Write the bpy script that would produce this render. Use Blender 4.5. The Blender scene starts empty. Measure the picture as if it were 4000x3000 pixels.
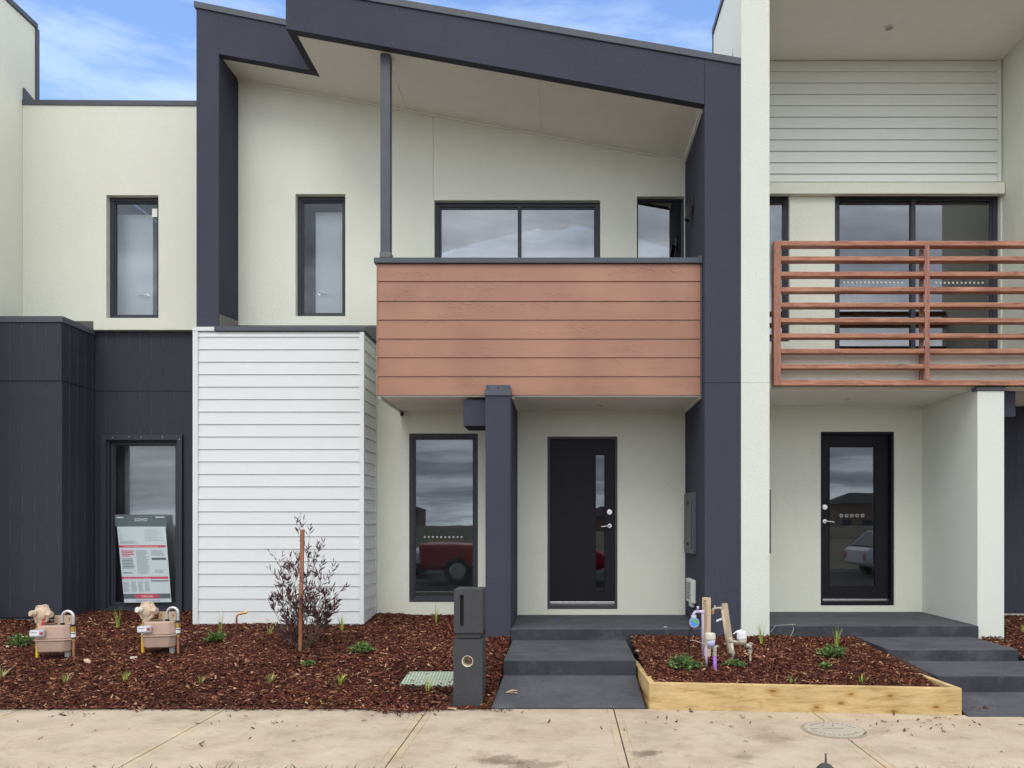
import bpy, bmesh, math, random
import numpy as np
from mathutils import Vector, Matrix
random.seed(7); rng = np.random.default_rng(11)
PI = math.pi
scene = bpy.context.scene
COL = scene.collection
F = 2889.0; HX = 2205.0; HY = 2045.0; EYE = 1.55
def U(px, Y): return (px-HX)*Y/F              # picture column -> world X on the plane at depth Y
def V(py, Y): return EYE+(HY-py)*Y/F          # picture row -> world Z on the plane at depth Y

# ------------------------------------------------------------------ materials
def newmat(name):
    m = bpy.data.materials.new(name); m.use_nodes = True
    nt = m.node_tree; b = nt.nodes['Principled BSDF']
    return m, nt, b
def node(nt, t, **kw):
    n = nt.nodes.new(t)
    for k, v in kw.items():
        if hasattr(n, k): setattr(n, k, v)
        else: n.inputs[k].default_value = v
    return n
def coords(nt, scale=(1,1,1)):
    g = node(nt, 'ShaderNodeNewGeometry'); mp = node(nt, 'ShaderNodeMapping')
    mp.inputs['Scale'].default_value = scale
    nt.links.new(g.outputs['Position'], mp.inputs['Vector'])
    return mp.outputs[0]
def noise(nt, vec, scale, detail=4, rough=.55):
    n = node(nt, 'ShaderNodeTexNoise'); n.inputs['Scale'].default_value = scale
    n.inputs['Detail'].default_value = detail; n.inputs['Roughness'].default_value = rough
    nt.links.new(vec, n.inputs['Vector']); return n.outputs['Fac']
def ramp(nt, fac, stops):
    r = node(nt, 'ShaderNodeValToRGB'); e = r.color_ramp.elements
    e[0].position, e[0].color = stops[0][0], (*stops[0][1], 1)
    e[1].position, e[1].color = stops[-1][0], (*stops[-1][1], 1)
    for p, c in stops[1:-1]:
        x = e.new(p); x.color = (*c, 1)
    nt.links.new(fac, r.inputs['Fac']); return r.outputs['Color']
def mixc(nt, fac, a, b, mode='MIX'):
    m = node(nt, 'ShaderNodeMix', data_type='RGBA', blend_type=mode)
    for s, v in ((0, fac), (6, a), (7, b)):
        if hasattr(v, 'links'): nt.links.new(v, m.inputs[s])
        else: m.inputs[s].default_value = v if s == 0 else (*v, 1)
    return m.outputs[2]
def math_(nt, op, a, b=0.0, clamp=False):
    m = node(nt, 'ShaderNodeMath', operation=op); m.use_clamp = clamp
    for s, v in ((0, a), (1, b)):
        if hasattr(v, 'links'): nt.links.new(v, m.inputs[s])
        else: m.inputs[s].default_value = v
    return m.outputs[0]
def bump(nt, b, h, strength=.3, dist=.01):
    n = node(nt, 'ShaderNodeBump'); n.inputs['Strength'].default_value = strength
    n.inputs['Distance'].default_value = dist
    nt.links.new(h, n.inputs['Height']); nt.links.new(n.outputs[0], b.inputs['Normal'])
def mul(c, k): return tuple(min(1, x*k) for x in c)

def render_mat(name, col, var=.06, bs=.35, rough=.85, dirt=.10):
    m, nt, b = newmat(name); v = coords(nt)
    n1 = noise(nt, v, .7, 4); n2 = noise(nt, v, 75, 4, .75); n4 = noise(nt, coords(nt, (1, 1, .8)), 3.2, 6, .7)
    c = ramp(nt, n1, [(.3, mul(col, 1-var)), (.7, mul(col, 1+var))])
    c = mixc(nt, 1.0, c, ramp(nt, n2, [(.25, (1-var*1.9,)*3), (.75, (1+var*1.2,)*3)]), 'MULTIPLY')
    c = mixc(nt, 1.0, c, ramp(nt, n4, [(.55, (1, 1, 1)), (.8, (1-dirt, 1-dirt, 1-dirt))]), 'MULTIPLY')
    nt.links.new(c, b.inputs['Base Color']); b.inputs['Roughness'].default_value = rough; b.inputs['Specular IOR Level'].default_value = .22
    bump(nt, b, n2, bs*1.8, .009); return m
def paint_mat(name, col, rough=.45, var=.04, spec=.4, metallic=0.0, bs=.05):
    m, nt, b = newmat(name); v = coords(nt)
    n1 = noise(nt, v, 6, 5); c = ramp(nt, n1, [(.3, mul(col, 1-var)), (.7, mul(col, 1+var))])
    nt.links.new(c, b.inputs['Base Color']); b.inputs['Roughness'].default_value = rough
    b.inputs['Specular IOR Level'].default_value = spec; b.inputs['Metallic'].default_value = metallic
    bump(nt, b, noise(nt, v, 90, 3), bs, .003); return m

CREAM = (.735, .745, .65)
M_cream = render_mat('cream_render', CREAM, .025, .4, .85, .03)
M_cream2 = render_mat('cream_render_bright', (.70, .725, .665), .02, .4, .85, .02)
M_soffit = paint_mat('soffit_paint', (.80, .775, .735), .7, .02, .2)
M_bead = paint_mat('cornice_paint', (.78, .77, .73), .6, .02, .2)
M_dark = render_mat('dark_render', (.058, .063, .086), .08, .4, .9, .06)
M_flash = paint_mat('flashing_metal', (.080, .088, .108), .5, .05, .3)
M_alu = paint_mat('window_aluminium', (.038, .042, .055), .45, .05, .3)
M_gap = paint_mat('gap_shadow_and_ink', (.02, .02, .024), .9)  # near black paints the shadow in vents and slots; ink lines too
M_white = paint_mat('white_board_paint', (.67, .695, .695), .55, .015, .3)
M_wb2 = paint_mat('pale_board_paint', (.74, .765, .72), .6, .015, .3)
M_door = paint_mat('door_paint', (.012, .011, .017), .5, .1, .2)
M_chrome = paint_mat('satin_chrome', (.72, .72, .71), .25, .02, .5, 1.0, .0)
M_black = paint_mat('black_plastic', (.015, .015, .017), .4)
M_blackrub = paint_mat('black_rubber', (.02, .02, .02), .8)
M_slabedge = render_mat('slab_edge_concrete', (.5, .48, .42), .1, .4)
M_inner = paint_mat('inner_plaster', (.62, .62, .60), .8, .02)
M_leaf = paint_mat('inner_door_paint', (.80, .81, .81), .5, .02)
M_innerfloor = paint_mat('inner_floor', (.25, .22, .19), .6, .1)

def groove_mat():
    m, nt, b = newmat('dusty_groove'); v = coords(nt, (1, 1, 2.2))
    n = noise(nt, v, 2.2, 5, .7)
    c = ramp(nt, n, [(.42, (.032, .035, .056)), (.70, (.085, .086, .105))])
    nt.links.new(c, b.inputs['Base Color']); b.inputs['Roughness'].default_value = .9
    return m
M_groove = groove_mat()
M_vpanel = render_mat('dark_panel_paint', (.037, .0395, .054), .06, .12, .7, .06)

def cladding_mat():
    m, nt, b = newmat('timber_look_board'); v = coords(nt, (1, 1, 1))
    n1 = noise(nt, v, 1.6, 4); base = ramp(nt, n1, [(.3, (.295, .142, .092)), (.7, (.37, .190, .124))])
    # grain: distorted bands confined to patches in each board
    g = node(nt, 'ShaderNodeNewGeometry'); sp = node(nt, 'ShaderNodeSeparateXYZ')
    nt.links.new(g.outputs['Position'], sp.inputs[0])
    row = math_(nt, 'FLOOR', math_(nt, 'MULTIPLY', math_(nt, 'SUBTRACT', sp.outputs[2], 2.945), 1/.2047))
    cb = node(nt, 'ShaderNodeCombineXYZ')
    nt.links.new(math_(nt, 'ADD', math_(nt, 'MULTIPLY', sp.outputs[0], .62), math_(nt, 'MULTIPLY', row, 3.37)), cb.inputs[0])
    nt.links.new(math_(nt, 'MULTIPLY', sp.outputs[2], 3.4), cb.inputs[2])
    w = node(nt, 'ShaderNodeTexWave', wave_type='RINGS', rings_direction='Y'); w.inputs['Scale'].default_value = 6.5
    w.inputs['Distortion'].default_value = 10; w.inputs['Detail'].default_value = 3; w.inputs['Detail Scale'].default_value = 1.6
    nt.links.new(cb.outputs[0], w.inputs['Vector'])
    pm = noise(nt, cb.outputs[0], 2.3, 3)
    mask = ramp(nt, pm, [(.50, (0, 0, 0)), (.60, (1, 1, 1))])
    h = math_(nt, 'MULTIPLY', w.outputs['Fac'], mask)
    fine = noise(nt, coords(nt, (4, 1, 60)), 6, 3)
    h2 = math_(nt, 'ADD', h, math_(nt, 'MULTIPLY', fine, .25))
    cr = ramp(nt, h, [(.0, (1, 1, 1)), (.8, (1.0, 1.0, 1.0)), (1.0, (.76, .72, .69))])
    c = mixc(nt, 1.0, base, cr, 'MULTIPLY')
    nt.links.new(c, b.inputs['Base Color']); b.inputs['Roughness'].default_value = .55
    bump(nt, b, h2, .22, .005); return m
M_clad = cladding_mat()

def wood_mat(name, c0, c1, c2, axis='x', rough=.5, scale=1.0, knots=False):
    m, nt, b = newmat(name)
    sc = {'x': (1.2, 14, 14), 'z': (14, 14, 1.2)}[axis]
    warp = noise(nt, coords(nt, (1.3, 1.3, 1.3)), 2.0, 3)
    v0 = coords(nt, tuple(s*scale for s in sc)); va = node(nt, 'ShaderNodeVectorMath', operation='ADD')
    wv = node(nt, 'ShaderNodeCombineXYZ')
    for k in range(3): nt.links.new(math_(nt, 'MULTIPLY', warp, 1.1*scale), wv.inputs[k])
    nt.links.new(v0, va.inputs[0]); nt.links.new(wv.outputs[0], va.inputs[1]); v = va.outputs[0]
    n = noise(nt, v, 2.6, 8, .7)
    c = ramp(nt, n, [(.30, c0), (.46, c1), (.70, c2)])
    n2 = noise(nt, coords(nt, (2.5, 2.5, 2.5)), 1.5, 3)
    c = mixc(nt, 1.0, c, ramp(nt, n2, [(.3, (.80, .78, .75)), (.7, (1.04, 1.02, 1))]), 'MULTIPLY')
    if knots:
        vo = node(nt, 'ShaderNodeTexVoronoi', voronoi_dimensions='2D'); vo.inputs['Scale'].default_value = 1.0
        sg = node(nt, 'ShaderNodeSeparateXYZ'); nt.links.new(coords(nt, (3.1, 1, 7.0)), sg.inputs[0])
        cg = node(nt, 'ShaderNodeCombineXYZ'); nt.links.new(sg.outputs[0], cg.inputs[0]); nt.links.new(sg.outputs[2], cg.inputs[1])
        nt.links.new(cg.outputs[0], vo.inputs['Vector'])
        kd = math_(nt, 'ADD', vo.outputs['Distance'], math_(nt, 'MULTIPLY', math_(nt, 'SUBTRACT', n, .5), .18))
        sc_ = node(nt, 'ShaderNodeSeparateColor'); nt.links.new(vo.outputs['Color'], sc_.inputs[0])
        kd = math_(nt, 'ADD', kd, math_(nt, 'MULTIPLY', math_(nt, 'GREATER_THAN', sc_.outputs[0], .55), 1.0))
        k = ramp(nt, kd, [(.0, (.42, .28, .16)), (.05, (.50, .36, .20)), (.10, (.84, .74, .56)), (.26, (1, 1, 1))])
        c = mixc(nt, 1.0, c, k, 'MULTIPLY')
    nt.links.new(c, b.inputs['Base Color']); b.inputs['Roughness'].default_value = rough
    bump(nt, b, n, .3, .004); return m
M_slat = wood_mat('stained_slat', (.11, .045, .033), (.35, .145, .083), (.50, .25, .145), 'x', .45, .8)
M_slatv = wood_mat('stained_slat_upright', (.14, .055, .045), (.30, .12, .08), (.42, .20, .13), 'z', .45, .8)
M_pine = wood_mat('treated_pine', (.34, .22, .085), (.55, .40, .18), (.66, .51, .27), 'x', .75, .9, True)
M_stake = wood_mat('hardwood_stake', (.17, .060, .030), (.30, .115, .055), (.40, .19, .10), 'z', .7)
M_stakep = wood_mat('pine_stake', (.55, .42, .26), (.68, .54, .35), (.74, .60, .42), 'z', .75)
M_stakeg = wood_mat('weathered_stake', (.36, .30, .22), (.50, .42, .31), (.60, .52, .38), 'z', .8)

def glass_mat(name, ior, tint, rough=.0):
    m = bpy.data.materials.new(name); m.use_nodes = True; nt = m.node_tree; nt.nodes.clear()
    o = node(nt, 'ShaderNodeOutputMaterial'); mx = node(nt, 'ShaderNodeMixShader')
    fr = node(nt, 'ShaderNodeFresnel'); fr.inputs['IOR'].default_value = ior
    t = node(nt, 'ShaderNodeBsdfTransparent'); t.inputs['Color'].default_value = (*tint, 1)
    g = node(nt, 'ShaderNodeBsdfGlossy'); g.inputs['Roughness'].default_value = rough
    g.inputs['Color'].default_value = (.93, .96, 1, 1)
    nz = noise(nt, coords(nt), 1.3, 2); bp = node(nt, 'ShaderNodeBump'); bp.inputs['Strength'].default_value = .012
    bp.inputs['Distance'].default_value = .05
    nt.links.new(nz, bp.inputs['Height']); nt.links.new(bp.outputs[0], g.inputs['Normal'])
    nt.links.new(fr.outputs[0], mx.inputs[0]); nt.links.new(t.outputs[0], mx.inputs[1])
    nt.links.new(g.outputs[0], mx.inputs[2]); nt.links.new(mx.outputs[0], o.inputs['Surface'])
    return m
M_glass = glass_mat('window_glass', 1.75, (.78, .82, .84))
M_glassclear = glass_mat('clear_glass', 1.5, (.95, .97, .98))
M_glassup = glass_mat('tinted_upper_glass', 2.7, (.45, .48, .52))

def mulch_mat():
    m, nt, b = newmat('bark_chips'); g = node(nt, 'ShaderNodeNewGeometry')
    c = ramp(nt, g.outputs['Random Per Island'], [(0, (.030, .008, .006)), (.35, (.078, .019, .012)),
        (.66, (.120, .034, .019)), (.86, (.20, .072, .038)), (.95, (.36, .17, .085)), (1, (.55, .36, .21))])
    n = noise(nt, coords(nt), 60, 3); c = mixc(nt, 1.0, c, ramp(nt, n, [(.3, (.7, .7, .7)), (.7, (1, 1, 1))]), 'MULTIPLY')
    big = noise(nt, coords(nt), 1.8, 5, .65); c = mixc(nt, 1.0, c, ramp(nt, big, [(.32, (.80, .78, .78)), (.5, (1, 1, 1)), (.70, (1.28, 1.34, 1.38))]), 'MULTIPLY')
    nt.links.new(c, b.inputs['Base Color']); b.inputs['Roughness'].default_value = .75; b.inputs['Specular IOR Level'].default_value = .2; return m
M_chip = mulch_mat()
def soil_mat():
    m, nt, b = newmat('mulch_soil'); v = coords(nt)
    c = ramp(nt, noise(nt, v, 45, 5, .7), [(.35, (.025, .010, .008)), (.65, (.075, .028, .02))])
    nt.links.new(c, b.inputs['Base Color']); b.inputs['Roughness'].default_value = .95
    bump(nt, b, noise(nt, v, 70, 4), .8, .02); return m
M_soil = soil_mat()

JOINTS = (-4.53, -2.83, -1.14, .41, 2.04, 3.68)
def path_mat():
    m, nt, b = newmat('footpath_concrete')
    v = coords(nt, (1, 1.15, 1)); base = ramp(nt, noise(nt, v, 2.3, 8, .68), [(.28, (.35, .285, .22)), (.5, (.47, .39, .305)), (.74, (.56, .485, .385))])
    pk = ramp(nt, noise(nt, coords(nt, (1.0, 1.1, 1)), 1.9, 4), [(.35, (1, .955, .95)), (.65, (1.0, 1.0, .97))])
    c = mixc(nt, 1.0, base, pk, 'MULTIPLY')
    sc = noise(nt, coords(nt, (60, 9, 1)), 3.0, 4, .7)                 # broom streaks across the path
    c = mixc(nt, .35, c, ramp(nt, sc, [(.3, (.86, .86, .86)), (.7, (1.06, 1.06, 1.06))]), 'MULTIPLY')
    st = noise(nt, coords(nt, (1, 1.2, 1)), 4.1, 8, .75)               # dirt blotches
    c = mixc(nt, 1.0, c, ramp(nt, st, [(.54, (1, 1, 1)), (.62, (.88, .85, .82)), (.74, (.66, .60, .55))]), 'MULTIPLY')
    g = node(nt, 'ShaderNodeNewGeometry'); sp = node(nt, 'ShaderNodeSeparateXYZ'); nt.links.new(g.outputs['Position'], sp.inputs[0])
    d = None
    for j in JOINTS:
        a = math_(nt, 'ABSOLUTE', math_(nt, 'SUBTRACT', sp.outputs[0], j))
        d = a if d is None else math_(nt, 'MINIMUM', d, a)
    band = ramp(nt, d, [(.050, (1.07, 1.04, .90)), (.053, (.72, .66, .58)), (.059, (.72, .66, .58)), (.062, (1, 1, 1))])
    bn = noise(nt, coords(nt, (1, 1, 1)), 3.5, 3)
    c = mixc(nt, ramp(nt, bn, [(.42, (0, 0, 0)), (.58, (.9, .9, .9))]), c, mixc(nt, 1.0, c, band, 'MULTIPLY'))
    nn = noise(nt, coords(nt), 9, 5, .7)
    for sx, sy, r, k in ((.55, 4.98, .13, .42), (-.42, 4.83, .16, .5), (-.2, 4.72, .22, .6), (1.2, 4.9, .09, .7), (1.5, 5.35, .2, .8), (2.35, 5.5, .12, .8), (-2.2, 4.8, .1, .8)):
        dx = math_(nt, 'SUBTRACT', sp.outputs[0], sx); dy = math_(nt, 'MULTIPLY', math_(nt, 'SUBTRACT', sp.outputs[1], sy), 1.4)
        rr = math_(nt, 'SQRT', math_(nt, 'ADD', math_(nt, 'MULTIPLY', dx, dx), math_(nt, 'MULTIPLY', dy, dy)))
        q = math_(nt, 'ADD', rr, math_(nt, 'MULTIPLY', math_(nt, 'SUBTRACT', nn, .5), r*2.6))
        c = mixc(nt, 1.0, c, ramp(nt, q, [(r*.45, (k, k*.97, k*.92)), (r, (1, 1, 1))]), 'MULTIPLY')
    f = noise(nt, coords(nt), 95, 5, .8)
    c = mixc(nt, .8, c, ramp(nt, f, [(.3, (.78, .77, .76)), (.7, (1.12, 1.12, 1.12))]), 'MULTIPLY')
    nt.links.new(c, b.inputs['Base Color']); b.inputs['Roughness'].default_value = .85
    bump(nt, b, math_(nt, 'ADD', f, sc), .4, .004); return m
M_path = path_mat()
def darkconc_mat():
    m, nt, b = newmat('painted_step_concrete'); v = coords(nt)
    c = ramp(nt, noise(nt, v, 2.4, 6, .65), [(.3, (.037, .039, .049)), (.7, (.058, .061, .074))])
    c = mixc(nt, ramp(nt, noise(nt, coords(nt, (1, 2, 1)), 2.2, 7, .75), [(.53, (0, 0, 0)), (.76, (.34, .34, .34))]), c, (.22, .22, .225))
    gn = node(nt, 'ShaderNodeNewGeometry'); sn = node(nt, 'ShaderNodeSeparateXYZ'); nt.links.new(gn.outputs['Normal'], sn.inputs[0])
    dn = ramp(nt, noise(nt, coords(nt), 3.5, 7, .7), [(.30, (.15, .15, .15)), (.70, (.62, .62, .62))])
    c = mixc(nt, math_(nt, 'MULTIPLY', math_(nt, 'GREATER_THAN', sn.outputs[2], .6), dn), c, (.125, .128, .142))  # paler dust on upward faces also paints in light the treads should catch
    f = noise(nt, v, 130, 3, .7)
    c = mixc(nt, .6, c, ramp(nt, f, [(.3, (.75, .75, .75)), (.7, (1.15, 1.15, 1.15))]), 'MULTIPLY')
    nt.links.new(c, b.inputs['Base Color']); b.inputs['Roughness'].default_value = .85; b.inputs['Specular IOR Level'].default_value = .2
    bump(nt, b, f, .4, .004); return m
M_step = darkconc_mat()
M_box = render_mat('letterbox_concrete', (.062, .064, .070), .09, .3, .75, .1)

# ------------------------------------------------------------------ mesh builder
class MB:
    def __init__(s): s.v = []; s.f = []; s.mi = []; s.cur = 0
    def add(s, vs, fs):
        o = len(s.v); s.v += [tuple(p) for p in vs]
        for f in fs: s.f.append(tuple(i+o for i in f)); s.mi.append(s.cur)
        return s
    def box(s, x0, x1, y0, y1, z0, z1):
        if x0 > x1: x0, x1 = x1, x0
        if y0 > y1: y0, y1 = y1, y0
        if z0 > z1: z0, z1 = z1, z0
        vs = [(x, y, z) for z in (z0, z1) for y in (y0, y1) for x in (x0, x1)]
        return s.add(vs, [(0, 2, 3, 1), (4, 5, 7, 6), (0, 1, 5, 4), (2, 6, 7, 3), (0, 4, 6, 2), (1, 3, 7, 5)])
    def hexa(s, vs):    # 8 corners in the order of box()
        return s.add(vs, [(0, 2, 3, 1), (4, 5, 7, 6), (0, 1, 5, 4), (2, 6, 7, 3), (0, 4, 6, 2), (1, 3, 7, 5)])
    def prism_y(s, poly, y0, y1):      # poly [(x,z)] counter-clockwise seen from -Y
        n = len(poly); vs = [(x, y0, z) for x, z in poly]+[(x, y1, z) for x, z in poly]
        fs = [tuple(range(n)), tuple(reversed(range(n, 2*n)))]+[(i, i+n, (i+1) % n+n, (i+1) % n) for i in range(n)]
        return s.add(vs, fs)
    def prism_x(s, poly, x0, x1):      # poly [(y,z)]
        n = len(poly); vs = [(x0, y, z) for y, z in poly]+[(x1, y, z) for y, z in poly]
        fs = [tuple(reversed(range(n))), tuple(range(n, 2*n))]+[(i, (i+1) % n, (i+1) % n+n, i+n) for i in range(n)]
        return s.add(vs, fs)
    def prism_z(s, poly, z0, z1):
        n = len(poly); vs = [(x, y, z0) for x, y in poly]+[(x, y, z1) for x, y in poly]
        fs = [tuple(reversed(range(n))), tuple(range(n, 2*n))]+[(i, (i+1) % n, (i+1) % n+n, i+n) for i in range(n)]
        return s.add(vs, fs)
    def ring(s, x0, x1, z0, z1, w, y0, y1, wb=None):
        wb = w if wb is None else wb
        o = [(x0, z0), (x1, z0), (x1, z1), (x0, z1)]; i = [(x0+w, z0+wb), (x1-w, z0+wb), (x1-w, z1-w), (x0+w, z1-w)]
        vs = [(x, y, z) for y in (y0, y1) for x, z in o+i]; fs = []
        for k in range(4):
            n = (k+1) % 4
            fs += [(k, n, n+4, k+4), (k+8, k+12, n+12, n+8), (k, k+8, n+8, n), (k+4, n+4, n+12, k+12)]
        return s.add(vs, fs)
    def wall(s, x0, x1, z0, top, ops, y0, y1):   # top: function of x; ops: [(xa,xb,za,zb)]
        xs = sorted({x0, x1, *[o[0] for o in ops], *[o[1] for o in ops]}); zs = sorted({z0, *[o[2] for o in ops], *[o[3] for o in ops]})
        xs = [x for x in xs if x0 <= x <= x1]; zs = [z for z in zs if z >= z0]
        def inside(cx, cz): return any(o[0] < cx < o[1] and o[2] < cz < o[3] for o in ops)
        for i in range(len(xs)-1):
            a, b = xs[i], xs[i+1]
            for j in range(len(zs)):
                c = zs[j]
                if j == len(zs)-1: ta, tb = top(a), top(b)
                else: ta = tb = zs[j+1]
                if inside((a+b)/2, (c+min(ta, tb))/2): continue
                s.add([(a, y0, c), (b, y0, c), (b, y0, tb), (a, y0, ta)], [(0, 1, 2, 3)])
                s.add([(a, y1, c), (b, y1, c), (b, y1, tb), (a, y1, ta)], [(3, 2, 1, 0)])
        for xa, xb, za, zb in ops:
            s.add([(xa, y0, za), (xb, y0, za), (xb, y1, za), (xa, y1, za)], [(0, 1, 2, 3)])
            s.add([(xa, y0, zb), (xb, y0, zb), (xb, y1, zb), (xa, y1, zb)], [(3, 2, 1, 0)])
            s.add([(xa, y0, za), (xa, y1, za), (xa, y1, zb), (xa, y0, zb)], [(0, 1, 2, 3)])
            s.add([(xb, y0, za), (xb, y1, za), (xb, y1, zb), (xb, y0, zb)], [(3, 2, 1, 0)])
        s.add([(x0, y0, z0), (x0, y1, z0), (x0, y1, top(x0)), (x0, y0, top(x0))], [(3, 2, 1, 0)])
        s.add([(x1, y0, z0), (x1, y1, z0), (x1, y1, top(x1)), (x1, y0, top(x1))], [(0, 1, 2, 3)])
        s.add([(x0, y0, top(x0)), (x1, y0, top(x1)), (x1, y1, top(x1)), (x0, y1, top(x0))], [(0, 1, 2, 3)])
        s.add([(x0, y0, z0), (x1, y0, z0), (x1, y1, z0), (x0, y1, z0)], [(3, 2, 1, 0)])
        return s
    def tube(s, pts, r, n=10, caps=True):
        pts = [Vector(p) for p in pts]; rs = r if isinstance(r, (list, tuple)) else [r]*len(pts)
        o = len(s.v); prev = None
        for i, p in enumerate(pts):
            d = (pts[min(i+1, len(pts)-1)]-pts[max(i-1, 0)]).normalized()
            if prev is None:
                a = Vector((0, 0, 1)) if abs(d.z) < .9 else Vector((1, 0, 0)); u = d.cross(a).normalized()
            else: u = (prev-d*prev.dot(d)).normalized()
            prev = u; w = d.cross(u)
            for k in range(n):
                t = 2*PI*k/n; q = p+(u*math.cos(t)+w*math.sin(t))*rs[i]; s.v.append(tuple(q))
        for i in range(len(pts)-1):
            for k in range(n):
                a = o+i*n+k; b = o+i*n+(k+1) % n; s.f.append((a, b, b+n, a+n)); s.mi.append(s.cur)
        if caps:
            s.f.append(tuple(reversed(range(o, o+n)))); s.mi.append(s.cur)
            e = o+(len(pts)-1)*n; s.f.append(tuple(range(e, e+n))); s.mi.append(s.cur)
        return s
    def cyl(s, p0, p1, r0, r1=None, n=20): return s.tube([p0, p1], [r0, r0 if r1 is None else r1], n)
    def blob(s, c, r, seg=14, rings=8, jit=0, seed=0):
        rd = random.Random(seed); rr = r if isinstance(r, (tuple, list)) else (r, r, r); o = len(s.v)
        for i in range(rings+1):
            ph = PI*i/rings
            for k in range(seg):
                t = 2*PI*k/seg; j = 1+rd.uniform(-jit, jit)
                s.v.append((c[0]+rr[0]*math.sin(ph)*math.cos(t)*j, c[1]+rr[1]*math.sin(ph)*math.sin(t)*j, c[2]+rr[2]*math.cos(ph)*j))
        for i in range(rings):
            for k in range(seg):
                a = o+i*seg+k; b = o+i*seg+(k+1) % seg; s.f.append((a, a+seg, b+seg, b)); s.mi.append(s.cur)
        return s
    def disc(s, c, r, axis='y', n=20, r_in=0):
        def pt(t, q):
            a, b = q*math.cos(t), q*math.sin(t)
            return {'y': (c[0]+a, c[1], c[2]+b), 'z': (c[0]+a, c[1]+b, c[2]), 'x': (c[0], c[1]+a, c[2]+b)}[axis]
        o = [pt(2*PI*k/n, r) for k in range(n)]
        if r_in == 0: return s.add(o, [tuple(range(n))])
        i = [pt(2*PI*k/n, r_in) for k in range(n)]
        return s.add(o+i, [(k, (k+1) % n, (k+1) % n+n, k+n) for k in range(n)])
    def build(s, name, mat, parent=None, smooth=False, bevel=0, origin=None, kind=None, xf=None, seg=2):
        me = bpy.data.meshes.new(name)
        vs = s.v
        if xf is not None: vs = [tuple(xf @ Vector(p)) for p in vs]
        if origin is not None: vs = [(p[0]-origin[0], p[1]-origin[1], p[2]-origin[2]) for p in vs]
        me.from_pydata(vs, [], s.f); me.validate(); me.update()
        mats = mat if isinstance(mat, (list, tuple)) else [mat]
        for m in mats: me.materials.append(m)
        if len(mats) > 1 and len(me.polygons) == len(s.mi): me.polygons.foreach_set('material_index', s.mi)
        if smooth: me.polygons.foreach_set('use_smooth', [True]*len(me.polygons))
        o = bpy.data.objects.new(name, me); COL.objects.link(o)
        if bevel:
            bm = bmesh.new(); bm.from_mesh(me); bmesh.ops.remove_doubles(bm, verts=bm.verts, dist=1e-5)
            bmesh.ops.recalc_face_normals(bm, faces=bm.faces); bm.to_mesh(me); bm.free()
            md = o.modifiers.new('Bevel', 'BEVEL'); md.width = bevel; md.segments = seg; md.limit_method = 'ANGLE'; md.angle_limit = .6
        if parent is not None:
            o.parent = parent
            if parent.type == 'EMPTY': o.location = -parent.location
        if origin is not None: o.location = origin
        if kind: o['kind'] = kind
        return o
def tag(o, label, cat, group=None, kind=None):
    o['label'] = label; o['category'] = cat
    if group: o['group'] = group
    if kind: o['kind'] = kind
    return o
def thing(name, loc, label, cat, group=None):
    o = bpy.data.objects.new(name, None); COL.objects.link(o); o.location = loc; o.empty_display_size = .2
    return tag(o, label, cat, group)
def copy_tree(root, loc, rz=None):
    r = root.copy(); COL.objects.link(r); r.location = loc
    if rz is not None: r.rotation_euler[2] = rz
    for ch in list(root.children):
        c = ch.copy(); COL.objects.link(c); c.parent = r
        for g in list(ch.children):
            d = g.copy(); COL.objects.link(d); d.parent = c
    return r
def textgeo(mb, s, size, origin, ux, uz, align='CENTER', squash=1.0):
    cu = bpy.data.curves.new('t', 'FONT'); cu.body = s; cu.size = size; cu.align_x = align; cu.resolution_u = 3
    ob = bpy.data.objects.new('t', cu); COL.objects.link(ob)
    bpy.context.view_layer.update()
    dg = bpy.context.evaluated_depsgraph_get(); me = bpy.data.meshes.new_from_object(ob.evaluated_get(dg))
    o = Vector(origin); a = Vector(ux); b = Vector(uz)
    mb.add([o+a*(v.co.x*squash)+b*v.co.y for v in me.vertices], [tuple(p.vertices) for p in me.polygons])
    bpy.data.objects.remove(ob); bpy.data.curves.remove(cu); bpy.data.meshes.remove(me)

def window(root, x0, x1, z0, z1, yf, fw=.05, rec=.06, mull=(), glass=None, sash=True, name='window', sill=.0):
    glass = glass or M_glass
    fr = MB().ring(x0+.002, x1-.002, z0+.002, z1-.002, fw, yf+rec, yf+rec+.07)
    for mx in mull: fr.box(mx-fw*.45, mx+fw*.45, yf+rec-.004, yf+rec+.06, z0+fw, z1-fw)
    f = fr.build(name, M_alu, root, bevel=.003)
    if sash:
        sm = MB().ring(x0+fw*.98, x1-fw*.98, z0+fw*.98, z1-fw*.98, fw*.5, yf+rec+.015, yf+rec+.05)
        sm.build('sash', M_alu, f, bevel=.003)
    e = fw+(fw*.45 if sash else -.005)
    MB().box(x0+e, x1-e, yf+rec+.03, yf+rec+.036, z0+e, z1-e).build('pane', glass, f)
    return f
def lever(root, x, y, z, d=-1, mat=None, name='handle'):
    m = MB().cyl((x, y, z), (x, y-.012, z), .026, n=24)
    m.tube([(x, y-.01, z), (x, y-.045, z), (x+d*.02, y-.052, z-.001), (x+d*.105, y-.050, z-.012)], [.009, .009, .0085, .007], 10)
    return m.build(name, mat or M_chrome, root, smooth=False, bevel=0)

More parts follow.
